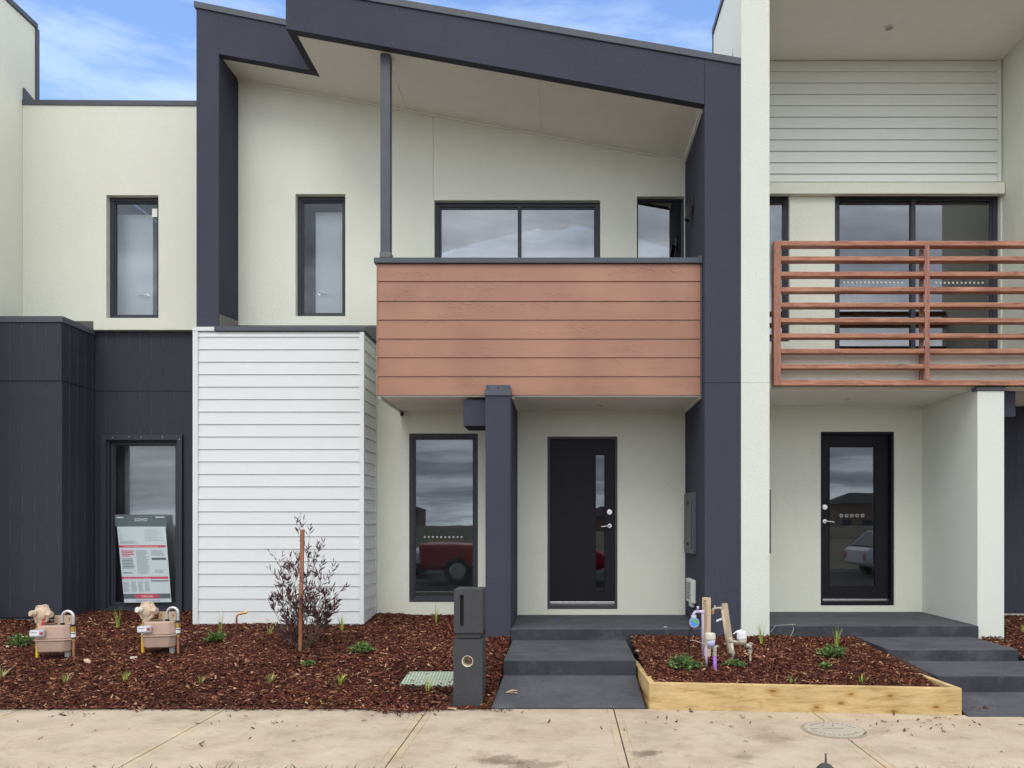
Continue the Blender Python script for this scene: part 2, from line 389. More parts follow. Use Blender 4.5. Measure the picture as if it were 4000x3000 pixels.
# ================================================================== THE CENTRE HOUSE
Y0 = 9.15; YF = 7.91; YL = 8.64; BACK = 18.0
def soff(x): return 6.034-.181*(x-1.51)
def ztop(x): return 6.45+.172*(1.881-x)
def ztopL(x): return 7.57-.2*(x+4.30)
M_joint = paint_mat('render_joint', (.38, .385, .35), .9)
M_jointd = paint_mat('dark_render_joint', (.03, .033, .045), .9)
house = thing('terrace_house', (-1.2, Y0, .42), 'two storey middle terrace house with dark sloping fascia and timber look balcony', 'house')
wl_sm = (U(1154, Y0), U(1349, Y0), V(1235, Y0), V(758, Y0))
wl_sl = (U(1696, Y0), U(2345, Y0), 3.45, V(782, Y0))
wl_3 = (U(2488, Y0), 1.488, 3.45, V(767, Y0))
wl_lo = (U(1598, Y0), U(1867, Y0), V(2353, Y0), V(1693, Y0))
wl_dr = (U(2138, Y0), U(2412, Y0), V(2380, Y0), V(1705, Y0))
MB().wall(-4.036, 1.494, .25, lambda x: soff(x)+.1, [wl_sm, wl_sl, wl_3, wl_lo, wl_dr], Y0, Y0+.22).build('wall', M_cream, house)
# control joints in the render
MB().box(U(1692, Y0)-.0022, U(1692, Y0)+.0022, Y0-.002, Y0+.01, V(778, Y0), soff(U(1692, Y0))-.01).build('control_joint', M_joint, house)
# party blade right
def bladetop(x): return ztop(x)-.0
bl = MB().prism_y([(1.5, .2), (1.882, .2), (1.882, V(1495, YF)-.003), (1.5, V(1495, YF)-.003)], YF, BACK)
bl.prism_y([(1.5, V(1495, YF)+.003), (1.882, V(1495, YF)+.003), (1.882, ztop(1.882)), (1.5, ztop(1.5))], YF, BACK)
bl.box(1.504, 1.878, YF+.006, BACK-.01, V(1495, YF)-.01, V(1495, YF)+.01)
blade = bl.build('blade_wall', M_dark, house)
# electrical box, network box and light on the blade
mb_ = MB().box(1.462, 1.499, 8.42, 9.04, 1.20, 1.91); mbx = mb_.build('meter_box', M_flash, house, bevel=.004)
MB().box(1.452, 1.4615, 8.50, 8.97, 1.26, 1.85).build('box_door', paint_mat('meter_box_paint', (.075, .08, .078), .5), mbx, bevel=.003)
for zc in (1.31, 1.79):
    vv = MB()
    for k in range(4): vv.box(1.450, 1.4515, 8.66+k*.03, 8.672+k*.03, zc-.02, zc+.02)
    vv.build('vent', M_gap, mbx)
M_pvc = paint_mat('grey_white_pvc', (.62, .64, .62), .45)
nb = MB().box(1.445, 1.499, 8.42, 8.80, .635, .905); nbx = nb.build('network_box', M_pvc, house, bevel=.012)
rb = MB()
for k in range(9): rb.box(1.4435, 1.4448, 8.52, 8.76, .675+k*.022, .684+k*.022)
rb.build('vent_slots', M_gap, nbx)
MB().box(1.455, 1.49, 8.47, 8.66, .59, .634).build('cable_gland', M_pvc, nbx, bevel=.006)
wlm = MB().box(1.488, 1.499, 8.56, 8.66, 5.20, 5.36)
wlm.hexa([(1.40, 8.57, 5.09), (1.45, 8.57, 5.07), (1.40, 8.65, 5.09), (1.45, 8.65, 5.07), (1.43, 8.57, 5.27), (1.485, 8.57, 5.25), (1.43, 8.65, 5.27), (1.485, 8.65, 5.25)])
wlm.build('wall_light', M_black, house, bevel=.004)
# main fascia (front), its return, and the set back left fascia
xL = -2.982
fa = MB().prism_y([(xL, soff(xL)), (1.4965, soff(1.4965)), (1.4965, ztop(1.4965)), (xL, ztop(xL))], YF+.001, YF+.10)
fa.build('fascia', M_dark, house)
MB().prism_x([(YF+.101, soff(xL)+.001), (YL-.001, soff(xL)+.001), (YL-.001, ztop(xL)), (YF+.101, ztop(xL))], xL+.001, xL+.09).build('fascia_return', M_dark, house)
fl = MB().prism_y([(-4.038, soff(-4.038)), (xL+.09, soff(xL+.09)), (xL+.09, ztopL(xL+.09)), (-4.038, ztopL(-4.038))], YL, YL+.10)
fl.build('fascia', M_dark, house)
MB().prism_y([(-4.30, 3.84), (-4.04, 3.84), (-4.04, ztopL(-4.04)), (-4.30, ztopL(-4.30))], YL+.001, BACK).build('blade_wall', M_dark, house)
# sheet metal caps
def cap(x0, x1, f, y0, y1, h=.075, o=.015):
    return MB().prism_y([(x0, f(x0)+.001), (x1, f(x1)+.001), (x1, f(x1)+h), (x0, f(x0)+h)], y0-o, y1+o)
cap(xL-.02, 1.884, ztop, YF, YF+.22).build('roof_capping', M_flash, house, bevel=.004)
cap(-4.325, xL-.024, ztopL, YL, YL+.22).build('roof_capping', M_flash, house, bevel=.004)
MB().prism_y([(-4.04, soff(-4.04)+.18), (1.499, soff(1.499)+.18), (1.499, soff(1.499)+.26), (-4.04, soff(-4.04)+.26)], YL+.1, BACK).build('roof', M_flash, house)
# soffit
sf = MB()
sf.prism_y([(xL+.09, soff(xL+.09)+.004), (1.499, soff(1.499)+.004), (1.499, soff(1.499)+.09), (xL+.09, soff(xL+.09)+.09)], YF+.10, Y0)
sf.prism_y([(-4.04, soff(-4.04)+.004), (xL+.092, soff(xL+.092)+.004), (xL+.092, soff(xL+.092)+.09), (-4.04, soff(-4.04)+.09)], YL+.10, Y0)
so = sf.build('soffit', M_soffit, house)
for xj in (U(1505, 8.02), U(2105, 8.02)):
    jt = MB().box(xj-.002, xj+.002, YF+.105, Y0-.005, soff(xj)+.001, soff(xj)+.006)
    jt.build('soffit_joint', paint_mat('soffit_joint_shade', (.58, .56, .53), .8), so)
cn = MB().prism_y([(1.472, soff(1.472)-.02), (1.499, soff(1.499)-.02), (1.499, soff(1.499)+.003), (1.472, soff(1.472)+.003)], YF+.105, Y0-.001)
cn.prism_y([(-4.039, soff(-4.039)-.016), (1.471, soff(1.471)-.016), (1.471, soff(1.471)+.003), (-4.039, soff(-4.039)+.003)], Y0-.018, Y0-.001)
cn.build('soffit_bead', M_bead, so)
# post
pz = soff(-1.95)+.002
po = MB().box(-2.003, -1.898, 8.04, 8.14, 4.445, pz).build('post', M_flash, house, bevel=.004)
MB().box(-2.008, -1.888, 8.032, 8.155, 4.442, 4.50).build('post_base', paint_mat('galvanised_flashing', (.12, .125, .125), .4), po, bevel=.003)
# balcony
bz0, bz1 = 2.945, 4.382
bal = MB().box(-2.040, 1.480, 8.075, 8.19, bz0+.004, bz1).box(-2.040, -1.94, 8.19, Y0-.002, bz0+.004, bz1).build('balcony_wall', M_cream, house)
bd = MB(); zl = [bz0, V(1472, 8.06), V(1398, 8.06), V(1325, 8.06), V(1251, 8.06), V(1178, 8.06), V(1100.6, 8.06), bz1-.002]
for a, b in zip(zl[:-1], zl[1:]):
    bd.prism_x([(8.0745, a+.004), (8.052, a+.004), (8.060, b-.003), (8.0745, b-.003)], -2.032, 1.479)
bd.build('cladding', M_clad, bal)
MB().box(-2.046, -2.033, 8.05, 8.074, bz0, bz1-.002).build('corner_trim', M_clad, bal)
MB().box(1.4815, 1.4985, 8.045, 8.14, bz0-.005, bz1-.002).build('end_trim', M_flash, bal, bevel=.003)
cp = MB().box(-2.072, 1.4975, 8.030, 8.215, bz1, bz1+.058); cp.box(-2.072, -1.92, 8.216, Y0-.003, bz1, bz1+.058)
cp.box(1.452, 1.4975, 8.022, 8.2, bz1-.004, bz1+.075)
cp.build('balcony_capping', M_flash, bal, bevel=.004)
MB().box(-1.938, 1.4975, 8.192, Y0-.002, 3.0, 3.30).build('balcony_floor', M_innerfloor, house)
bs = MB().box(-2.038, 1.4985, 8.078, Y0-.002, bz0-.010, bz0+.0035).build('balcony_soffit', M_soffit, house)
c2 = MB().box(-2.038, -2.008, 8.1, Y0-.03, bz0-.028, bz0-.0105).box(1.47, 1.4985, 8.1, Y0-.03, bz0-.028, bz0-.0105)
c2.box(-2.0, -.855, Y0-.028, Y0-.002, bz0-.028, bz0-.0105).box(-.575, 1.4985, Y0-.028, Y0-.002, bz0-.028, bz0-.0105)
c2.box(-.577, -.55, 8.1, Y0-.03, bz0-.028, bz0-.0105)
c2.build('cornice', M_bead, bs)
MB().cyl((-1.99, 9.06, bz0-.028), (-1.99, 9.06, bz0-.075), .022).build('drain_spout', M_black, house)
def downlight(root, x, y, z, r=.045):
    d = MB().cyl((x, y, z), (x, y, z-.008), r, n=28).build('downlight', M_bead, root)
    MB().cyl((x, y, z-.0085), (x, y, z-.0095), r*.7, n=24).build('lamp_lens', paint_mat('downlight_lens', (.35, .34, .32), .4), d)
downlight(house, U(2345, 8.6), 8.62, bz0-.010)
# wing wall with capped top, and the box beside it
MB().box(-.85, -.581, 7.95, Y0-.001, .2, 2.933).build('wing_wall', M_dark, house)
w = MB().box(-.858, -.573, 7.938, 8.035, 2.925, 2.985).box(-.846, -.585, 7.95, 8.048, 2.986, 3.042)
wc = w.build('wing_capping', M_flash, house, bevel=.003)
s_ = MB()
for k in range(3): s_.cyl((-.825+.11*k, 7.951, 3.013), (-.825+.11*k, 7.944, 3.013), .007, n=10)
s_.build('screw', M_alu, wc)
MB().box(-1.107, -.8505, 8.10, 8.52, 2.62, 2.907).build('rainwater_head', M_dark, house, bevel=.003)
# white weatherboard bay
YB = 8.55; bx0, bx1 = -4.291, -2.323
bay = MB().box(bx0+.01, bx1-.02, YB+.03, Y0+.1, .25, 3.79).build('bay_wall', M_white, house)
wb = MB(); z = .21; rows = [V(1315+48.75*k, YB) for k in range(26)]
rows = [r for r in rows if r > .2]
ztopb = 3.765; allr = [ztopb]+rows
for a, b in zip(allr[1:], allr[:-1]):
    wb.prism_x([(YB+.0295, a), (YB+.004, a), (YB+.006, a+.01), (YB+.015, b-.002), (YB+.0295, b-.002)], bx0+.055, bx1-.045)
    wb.prism_y([(bx1-.0195, a), (bx1+.004, a), (bx1+.002, a+.01), (bx1-.012, b-.002), (bx1-.0195, b-.002)], YB+.045, Y0-.05)
wb.build('weatherboards', M_white, bay)
tr = MB().box(bx0-.006, bx0+.054, YB-.006, YB+.06, .22, 3.775)
tr.box(bx1-.044, bx1+.006, YB-.006, YB+.044, .22, 3.765).box(bx1-.019, bx1+.006, Y0-.049, Y0-.003, .22, 3.765)
tr.box(bx0-.006, U(838, YB), YB-.010, YB+.08, 3.776, 3.822)
tr.build('corner_trim', M_white, bay, bevel=.003)
fl = MB().prism_x([(YB-.018, 3.775), (Y0-.004, 3.775), (Y0-.004, 3.99), (YB-.018, 3.822)], U(839, YB), bx1+.025)
fl.box(U(839, YB), bx1+.02, Y0-.012, Y0-.003, 3.985, 4.0)
bf = fl.build('bay_roof_flashing', M_flash, bay, bevel=.003)
fs = MB().prism_x([(YL+.02, 3.842), (Y0-.014, 3.99), (Y0-.014, 4.05), (YL+.02, 4.0)], -4.0395, -4.030)
for k in range(4): fs.cyl((-4.03, 8.72+k*.1, 3.97+.012*k), (-4.026, 8.72+k*.1, 3.97+.012*k), .006, n=8)
fs.build('apron_flashing', paint_mat('worn_flashing', (.2, .185, .17), .6), bay)
# windows and door
wd1 = window(house, *wl_sm[:2], *wl_sm[2:], Y0, .045, .075, glass=M_glassclear, name='narrow_window')
window(house, *wl_sl[:2], *wl_sl[2:], Y0, .05, .07, mull=(U(2030, Y0+.1),), glass=M_glassup, name='sliding_window')
window(house, *wl_3[:2], *wl_3[2:], Y0, .02, .07, glass=M_glassup, name='side_window', sash=False)
lw = window(house, *wl_lo[:2], *wl_lo[2:], Y0, .048, .03, name='front_window')
dots = MB()
for k in range(10): dots.disc((U(1658.5+16.1*k, Y0+.05), Y0+.058, V(2098, Y0)), .011, 'y', 14, .005)
M_decal = paint_mat('safety_decal', (.75, .76, .76), .5)
dots.build('safety_dots', M_decal, lw)
# interior leaf behind the narrow window
def inner_door(root, x0, x1, z0, z1, y, hx, hz, d):
    l = MB().box(x0, x1, y, y+.04, z0, z1).build('inner_door', M_leaf, root, bevel=.002)
    lever(l, hx, y, hz, d)
inner_door(house, U(1233, 9.46), U(1233, 9.46)+.82, 3.35, V(829, 9.46), 9.46, U(1251, 9.46), V(1147, 9.46), 1)
# front door
dx0, dx1, dz0, dz1 = wl_dr
dr = MB().ring(dx0+.002, dx1-.002, dz0+.002, dz1-.002, .028, Y0+.012, Y0+.12, .05).build('door_frame', paint_mat('door_frame_paint', (.055, .057, .058), .5), house, bevel=.003)
gx0, gx1, gz0, gz1 = U(2328, Y0), U(2362, Y0), V(2305, Y0), V(1775, Y0)
lf = MB().wall(dx0+.031, dx1-.031, dz0+.09, lambda x: dz1-.031, [(gx0, gx1, gz0, gz1)], Y0+.05, Y0+.09).build('front_door', M_door, house)
MB().ring(gx0-.012, gx1+.012, gz0-.012, gz1+.012, .013, Y0+.042, Y0+.0495).build('glazing_bead', M_door, lf, bevel=.002)
MB().box(gx0, gx1, Y0+.066, Y0+.072, gz0, gz1).build('glass_slot', M_glass, lf)
MB().box(dx0+.032, dx1-.032, Y0+.035, Y0+.0495, dz0+.055, dz0+.090).build('weather_bar', M_chrome, lf, bevel=.003)
hx = U(2382, Y0)
db = MB().cyl((hx, Y0+.05, V(2000, Y0)), (hx, Y0+.038, V(2000, Y0)), .033, n=28).cyl((hx, Y0+.038, V(2000, Y0)), (hx, Y0+.03, V(2000, Y0)), .018, n=20)
db.build('deadlock', M_chrome, lf, bevel=.002)
lever(lf, hx, Y0+.05, V(2054, Y0), -1)
# shell of the house (rear, floors, inner walls)
MB().box(-4.03, 1.499, BACK-.2, BACK, .2, 7.2).build('rear_wall', M_cream, house)
MB().box(-4.03, 1.499, Y0+.221, BACK-.21, 3.06, 3.34).build('upper_floor', M_innerfloor, house)
MB().box(-4.03, 1.499, Y0+.221, BACK-.21, .2, .42).build('lower_floor', M_innerfloor, house)
iw = MB().box(-4.03, 1.495, 12.6, 12.7, .43, 3.05).box(-4.03, 1.495, 12.6, 12.7, 3.35, soff(1.5)+.1)
iw.box(-2.0, -1.9, Y0+.23, 12.59, 3.35, soff(-1.9)+.1).box(-.72, -.62, Y0+.23, 12.59, .43, 3.05)
iw.build('inner_wall', M_inner, house)

# ================================================================== THE LEFT HOUSE
YA = 9.30; YD = 9.37
lhouse = thing('terrace_house', (-5.6, YA, .40), 'left neighbouring terrace house, cream above and charcoal grooved panels below', 'house')
aw = (U(415, YA), U(619, YA), V(1242, YA), V(762, YA))
MB().wall(-6.813, -4.304, V(1288, YA), lambda x: V(411, YA)-.006*(x+6.8), [aw], YA, YA+.2).build('wall', M_cream, lhouse)
MB().prism_x([(YA+.001, 6.875), (9.56, 6.875), (9.56, 6.95), (YA+.001, 7.03)], -6.8145, -6.79).build('flashing', M_flash, lhouse)
f_ = lambda x: V(411, YA)-.006*(x+6.8)
cap(-6.813, -4.304, f_, YA, YA+.2, .066, .012).build('roof_capping', M_flash, lhouse, bevel=.003)
wdA = window(lhouse, *aw[:2], *aw[2:], YA, .045, .075, glass=M_glassclear, name='narrow_window')
MB().box(U(577, YA), U(611, YA), YA+.098, YA+.1, V(835, YA), V(802, YA)).build('sticker', paint_mat('white_sticker', (.8, .8, .8), .6), wdA)
inner_door(lhouse, U(597, 9.60)-.82, U(597, 9.60), 3.45, V(838, 9.60), 9.60, U(578, 9.60), V(1157, 9.60), -1)
MB().box(-6.81, -4.306, 12.4, 12.5, 3.3, 6.8).box(-6.81, -4.306, 12.4, 12.5, .4, 3.2).build('inner_wall', M_inner, lhouse)
MB().box(-6.81, -4.306, YD+.18, BACK, 3.1, 3.3).build('upper_floor', M_innerfloor, lhouse)
MB().box(-6.81, -4.306, YA+.15, BACK, 6.6, 6.7).build('roof', M_flash, lhouse)
MB().box(-6.81, -4.306, BACK-.1, BACK, .2, 6.6).build('rear_wall', M_cream, lhouse)
MB().box(-6.95, -6.816, 9.53, BACK, .2, 6.6).build('party_wall', M_cream, lhouse)
MB().box(-6.81, -4.306, YD+.18, BACK, .25, .4).build('lower_floor', M_innerfloor, lhouse)
# party wall at the left edge of the picture
MB().box(-7.10, -6.815, 7.9, 9.52, .2, 7.93).build('blade_wall', M_cream, lhouse)
MB().box(-7.12, -6.795, 7.88, 9.55, 7.932, 8.0).box(-7.12, -6.79, 9.521, 9.57, 6.88, 7.931).build('wall_capping', M_flash, lhouse, bevel=.004)
# grooved charcoal panels
def vgroove(mb, a0, a1, b, z0, z1, step, axis, first=None, out=-1):
    """sheet with vertical V grooves. axis 'x': runs along x at y=b facing -y; axis 'y': runs along y at x=b facing +x"""
    gs = []; g = (first if first is not None else a0+step)
    while g < a1-.02: gs.append(g); g += step
    pts = [(a0, 0)]
    for g in gs: pts += [(g-.005, 0), (g, .004), (g+.005, 0)]
    pts.append((a1, 0))
    def P(a, d, z): return (a, b+d, z) if axis == 'x' else (b-d, a, z)
    for i in range(len(pts)-1):
        (a, d), (c, e) = pts[i], pts[i+1]
        mb.cur = 1 if d != e else 0
        mb.add([P(a, d, z0), P(c, e, z0), P(c, e, z1), P(a, d, z1)], [(0, 1, 2, 3)])
    mb.cur = 0
zj = V(1528, YD)
gw = (U(443-16, YD), U(675+16, YD), V(2351+16, YD), V(1742-16, YD))
MB().wall(-5.95, -4.295, .3, lambda x: 3.985, [gw], YD+.012, YD+.17).build('panel_wall', M_vpanel, lhouse)
ww = MB()
# panels cut round the window
ox0, ox1, oz0, oz1 = gw
vgroove(ww, -5.945, ox0, YD, .38, zj-.004, .1435, 'x', U(372, YD)+.14)
vgroove(ww, ox0, ox1, YD, oz1, zj-.004, .1435, 'x', -5.945+.14+.1435*1)
vgroove(ww, ox1, -4.296, YD, .38, zj-.004, .1435, 'x', ox1+.08)
vgroove(ww, ox0, ox1, YD, .38, oz0, .1435, 'x', -5.945+.14+.1435)
vgroove(ww, -5.945, -4.296, YD, zj+.004, 3.985, .1435, 'x', -5.945+.14)
ww.build('grooved_panel', [M_vpanel, M_groove], lhouse)
YBP = 8.75; bxr = -5.945; zjb = 3.236
bp = MB().box(-6.812, bxr-.014, YBP+.014, YD+.17, .42, 3.925).build('bump_wall', M_vpanel, lhouse)
bb = MB()
vgroove(bb, -6.812, bxr, YBP, .44, zjb-.004, .1435, 'x', bxr-.1435*5-.04)
vgroove(bb, -6.812, bxr, YBP-.006, zjb+.004, 3.925, .1435, 'x', bxr-.1435*5-.04)
vgroove(bb, YBP, YD, bxr, .40, zjb-.004, .1435, 'y', YBP+.13)
vgroove(bb, YBP-.006, YD, bxr+.004, zjb+.004, 3.925, .1435, 'y', YBP+.13)
bb.build('grooved_panel', [M_vpanel, M_groove], bp)
MB().box(-6.812, bxr-.02, YBP+.03, YBP+.3, .33, .42).build('slab_edge', M_slabedge, bp)
MB().box(-6.811, bxr+.02, YBP-.02, YD-.02, 3.927, 4.0).build('bump_capping', M_flash, bp, bevel=.003)
fl2 = MB().box(-6.811, bxr+.02, YA-.012, YA-.001, 3.995, 4.092)
for k in range(3): fl2.cyl((-6.35+.14*k, YA-.012, 4.05), (-6.35+.14*k, YA-.018, 4.05), .007, n=8)
fl2.build('apron_flashing', paint_mat('flashing_weathered', (.095, .09, .088), .6), bp)
# ground floor window of the left house, with a projecting surround
sw = MB().ring(U(398, YD), U(716, YD), V(2398, YD), V(1700, YD), .065, YD-.035, YD+.02).build('window_surround', M_alu, lhouse, bevel=.004)
sc = MB()
for px, py in ((440, 1709), (503, 1706), (550, 1708), (634, 1707), (700, 1716)): sc.disc((U(px, YD-.04), YD-.0365, V(py, YD-.04)), .006, 'y', 8)
sc.build('screw', paint_mat('screw_zinc', (.5, .5, .5), .4), sw)
window(lhouse, gw[0], gw[1], gw[2], gw[3], YD, .03, .03, glass=M_glassclear, name='front_window', sash=True)
MB().box(-6.80, -4.31, 9.95, 10.05, .4, 3.09).box(U(488, 9.72), -4.31, 9.72, 9.78, .41, 3.09).build('inner_wall', paint_mat('grey_inner_wall', (.50, .50, .48), .8), lhouse)

# ================================================================== THE RIGHT HOUSE
YR = 9.18; YC = 7.89
rhouse = thing('terrace_house', (3.6, YR, .45), 'right neighbouring terrace house in cream render behind a red timber slat balustrade', 'house')
zcj = V(1495, YC)
cb_ = MB().box(1.886, 2.187, YC, 9.35, .2, zcj-.002).box(1.886, 2.187, YC, 9.35, zcj+.002, 7.74).box(1.89, 2.183, YC+.005, 9.34, zcj-.01, zcj+.01)
cb_.build('blade_wall', M_cream2, rhouse)
MB().box(1.866, 2.2, YC-.02, 9.37, 7.742, 7.81).box(1.87, 1.885, 9.351, 9.372, 6.3, 7.741).build('wall_capping', M_flash, rhouse, bevel=.004)
MB().tube([(1.9, 8.3, 7.0), (1.875, 8.25, 6.55)], .008, 6).build('cable', M_black, rhouse)
o1 = (2.19, U(3084, YR), V(1334, YR), V(758, YR)); o2 = (U(3261, YR), U(3909, YR), 3.45, V(756, YR)+.03)
MB().wall(2.1875, 5.43, 3.3, lambda x: V(712, YR), [o1, o2], YR, YR+.2).build('upper_wall', M_cream, rhouse)
dr2 = (U(3206, YR), U(3494, YR), V(2366, YR), V(1686, YR))
MB().wall(2.1875, 4.4395, .3, lambda x: 3.02, [dr2], YR, YR+.3).build('wall', M_cream, rhouse)
MB().box(2.1885, U(3926, YR-.08), YR-.08, YR-.001, V(756, YR-.08), V(712, YR-.08)).build('beam', M_cream, rhouse, bevel=.003)
uw = MB().box(2.1885, 5.429, YR+.012, YR+.2, V(712, YR)+.001, 7.30).build('gable_wall', M_wb2, rhouse)
wbr = MB(); k = 0; z1_ = V(712, YR)+.003
lines = [712]+[(1075-70.1*i)/1.58 for i in range(0, 13)]
lines = [l for l in lines if l > 236]
for a, b in zip(lines, lines[1:]+[236]):
    za, zb = V(a, YR), V(b, YR)
    if zb-za < .02: continue
    wbr.prism_x([(YR+.0115, za+.003), (YR-.014, za+.003), (YR+.004, zb), (YR+.0115, zb)], 2.189, U(3900, YR)-.02)
wbr.build('weatherboards', M_wb2, uw)
MB().box(U(3900, YR)-.019, U(3900, YR)+.03, YR-.018, YR+.0115, V(712, YR)+.002, 7.30).build('corner_trim', M_wb2, uw, bevel=.002)
cl = MB().box(2.188, 5.60, 7.9, YR+.2, 7.305, 7.50).build('ceiling', M_soffit, rhouse)
downlight(rhouse, U(3473, 8.58), 8.58, 7.304, .06)
MB().box(2.188, 5.60, 7.86, 7.899, 7.25, 7.9).build('fascia', M_cream2, rhouse)
MB().box(5.431, 5.75, 7.9, YR+.3, 3.02, 7.304).build('side_wall', M_cream, rhouse)
bf_ = MB().box(2.188, 6.2, 8.06, 8.12, 3.018, 3.41).build('balcony_edge', M_cream, rhouse, bevel=.003)
MB().box(2.188, 6.2, 8.121, YR-.001, 3.2, 3.40).build('balcony_floor', M_innerfloor, rhouse)
bso = MB().box(2.188, 6.2, 8.10, YR-.001, 3.005, 3.0175).build('balcony_soffit', M_soffit, rhouse)
MB().box(2.188, 4.44, YR-.03, YR-.002, 2.985, 3.0045).build('cornice', M_bead, bso)
downlight(rhouse, U(3312, 8.6), 8.60, 3.004)
cwb = MB().box(4.44, 4.725, 8.05, YR+.3, .2, 3.004).box(4.44, 4.725, 7.95, 8.0495, .2, 2.975).build('wing_wall', M_cream2, rhouse)
MB().box(4.425, 4.74, 7.935, 8.04, 2.978, 3.018).build('wing_capping', M_flash, rhouse, bevel=.003)
MB().box(4.735, 4.94, 8.10, 8.5, 2.72, 3.0).build('rainwater_head', M_dark, rhouse, bevel=.003)
MB().box(2.1875, 2.29, 8.2, 8.8, 1.22, 1.93).build('meter_box', paint_mat('meter_box_green', (.05, .06, .055), .5), rhouse, bevel=.004)
# dark panel wall at the right edge
MB().box(5.751, 10.5, 9.25, BACK, 3.01, 7.3).build('side_wing', M_cream, rhouse)
MB().box(4.726, 10.5, 9.215, 9.4, .43, 3.0).build('panel_wall', M_vpanel, rhouse)
rp = MB(); vgroove(rp, 4.726, 10.5, 9.2, .44, 3.0, .1435, 'x', 4.726+.17); rp.build('grooved_panel', [M_vpanel, M_groove], rhouse)
MB().box(4.726, 10.5, 9.21, 9.4, .2, .43).build('slab_edge', M_slabedge, rhouse)
# balustrade
YS = 7.9; dS = .11
bu = MB().box(U(3024, YS), U(3051, YS), YS, YS+dS, V(1505, YS), V(940, YS)).build('balustrade', M_slatv, rhouse, bevel=.004)
def rail(z0, z1, nm): MB().box(U(3051, YS)+.001, 6.1, YS+.003, YS+dS-.002, z0, z1).build(nm, M_slat, bu, bevel=.004)
rail(V(959, YS), V(940, YS), 'top_rail'); rail(V(1505, YS), V(1484, YS), 'bottom_rail')
for k in range(8):
    py = 700+(498+100*k)/1.659; rail(V(py+17.5, YS), V(py, YS), 'slat')
MB().box(U(3612, YS), U(3631, YS), YS-.006, YS+.002, V(1484, YS)+.001, V(959, YS)-.001).build('upright', M_slatv, bu, bevel=.003)
mid = MB()
zz = [V(1484, YS)]+[]
mid.box(U(3612, YS)+.004, U(3612, YS)+.044, YS+dS-.001, YS+dS+.03, V(1484, YS), V(959, YS)); mid.build('rear_upright', M_slatv, bu, bevel=.003)
# right house upper glazing
window(rhouse, *o1[:2], *o1[2:], YR, .045, .06, glass=M_glassup, name='narrow_window')
sl = window(rhouse, *o2[:2], *o2[2:], YR, .06, .06, mull=(U(3565, YR+.08),), glass=M_glassup, name='sliding_door')
dd = MB()
for k in range(15): dd.disc((U(2700+(992+26.8*k)/1.659, YR+.08), YR+.085, V(1103, YR+.08)), .012, 'y', 12, .004)
for k in range(12): dd.disc((U(2700+(1590+27.2*k)/1.659, YR+.08), YR+.085, V(1104, YR+.08)), .012, 'y', 12, .004)
dd.build('safety_dots', M_decal, sl)
# right front door
ex0, ex1, ez0, ez1 = dr2
MB().ring(ex0+.002, ex1-.002, ez0+.002, ez1-.002, .03, YR+.02, YR+.2, .05).build('door_frame', M_door, rhouse, bevel=.003)
qx0, qx1, qz0, qz1 = U(3241, YR+.1), U(3417, YR+.1), V(2289, YR+.1), V(1746, YR+.1)
lf2 = MB().wall(ex0+.033, ex1-.033, ez0+.075, lambda x: ez1-.033, [(qx0, qx1, qz0, qz1)], YR+.10, YR+.14).build('front_door', M_door, rhouse)
MB().ring(qx0-.012, qx1+.012, qz0-.012, qz1+.012, .013, YR+.093, YR+.0995).build('glazing_bead', M_door, lf2, bevel=.002)
MB().box(qx0, qx1, YR+.116, YR+.122, qz0, qz1).build('door_glass', M_glass, lf2)
MB().box(ex0+.034, ex1-.034, YR+.085, YR+.0995, ez0+.052, ez0+.075).build('weather_bar', M_chrome, lf2, bevel=.002)
hh = U(3221, YR+.1)
MB().cyl((hh, YR+.1, V(1981, YR+.1)), (hh, YR+.088, V(1981, YR+.1)), .033, n=28).cyl((hh, YR+.088, V(1981, YR+.1)), (hh, YR+.08, V(1981, YR+.1)), .018).build('deadlock', M_chrome, lf2, bevel=.002)
lever(lf2, hh, YR+.1, V(2036, YR+.1), 1)
hxm = MB()
for k in range(5): hxm.disc((U(3287.5+20.8*k, YR+.1), YR+.112, V(2014, YR+.1)), .022, 'y', 6, .016)
hxm.build('hexagon_decals', M_decal, lf2)
MB().box(2.188, 5.43, BACK-.1, BACK, .2, 7.3).build('rear_wall', M_cream, rhouse)
MB().box(5.44, 5.5, YR+.31, BACK, .2, 7.3).box(1.9, 2.187, 9.36, BACK, .2, 7.3).build('party_wall', M_cream, rhouse)
MB().box(2.188, 5.43, YR+.21, BACK, 3.05, 3.40).build('upper_floor', M_innerfloor, rhouse)
MB().box(2.188, 5.43, YR+.21, BACK, 7.305, 7.4).build('roof', M_flash, rhouse)
MB().box(2.19, 5.43, 12.3, 12.4, 3.41, 7.3).box(2.19, 5.43, 12.3, 12.4, .4, 3.04).build('inner_wall', M_inner, rhouse)

# ================================================================== STEPS
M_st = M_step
fs1 = thing('front_steps', (0, 7.3, .1), 'charcoal concrete steps and ramp up to the middle house door', 'steps')
def flight(root, porch, steps, ramp_):
    MB().box(*porch).build('porch_slab', M_st, root, bevel=.012)
    for s in steps: MB().box(*s).build('step', M_st, root, bevel=.012)
    (xa, xb, xc, xd, ya, yb, za, zb) = ramp_
    MB().hexa([(xa, ya, -.1), (xb, ya, -.1), (xc, yb, -.1), (xd, yb, -.1), (xa, ya, za), (xb, ya, za), (xc, yb, zb), (xd, yb, zb)]).build('ramp', M_st, root, bevel=.006)
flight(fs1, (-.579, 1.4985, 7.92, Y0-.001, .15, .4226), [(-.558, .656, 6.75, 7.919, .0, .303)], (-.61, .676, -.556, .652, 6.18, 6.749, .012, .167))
fs2 = thing('front_steps', (3.9, 7.2, .1), 'charcoal concrete steps leading to the glazed door of the right house', 'steps')
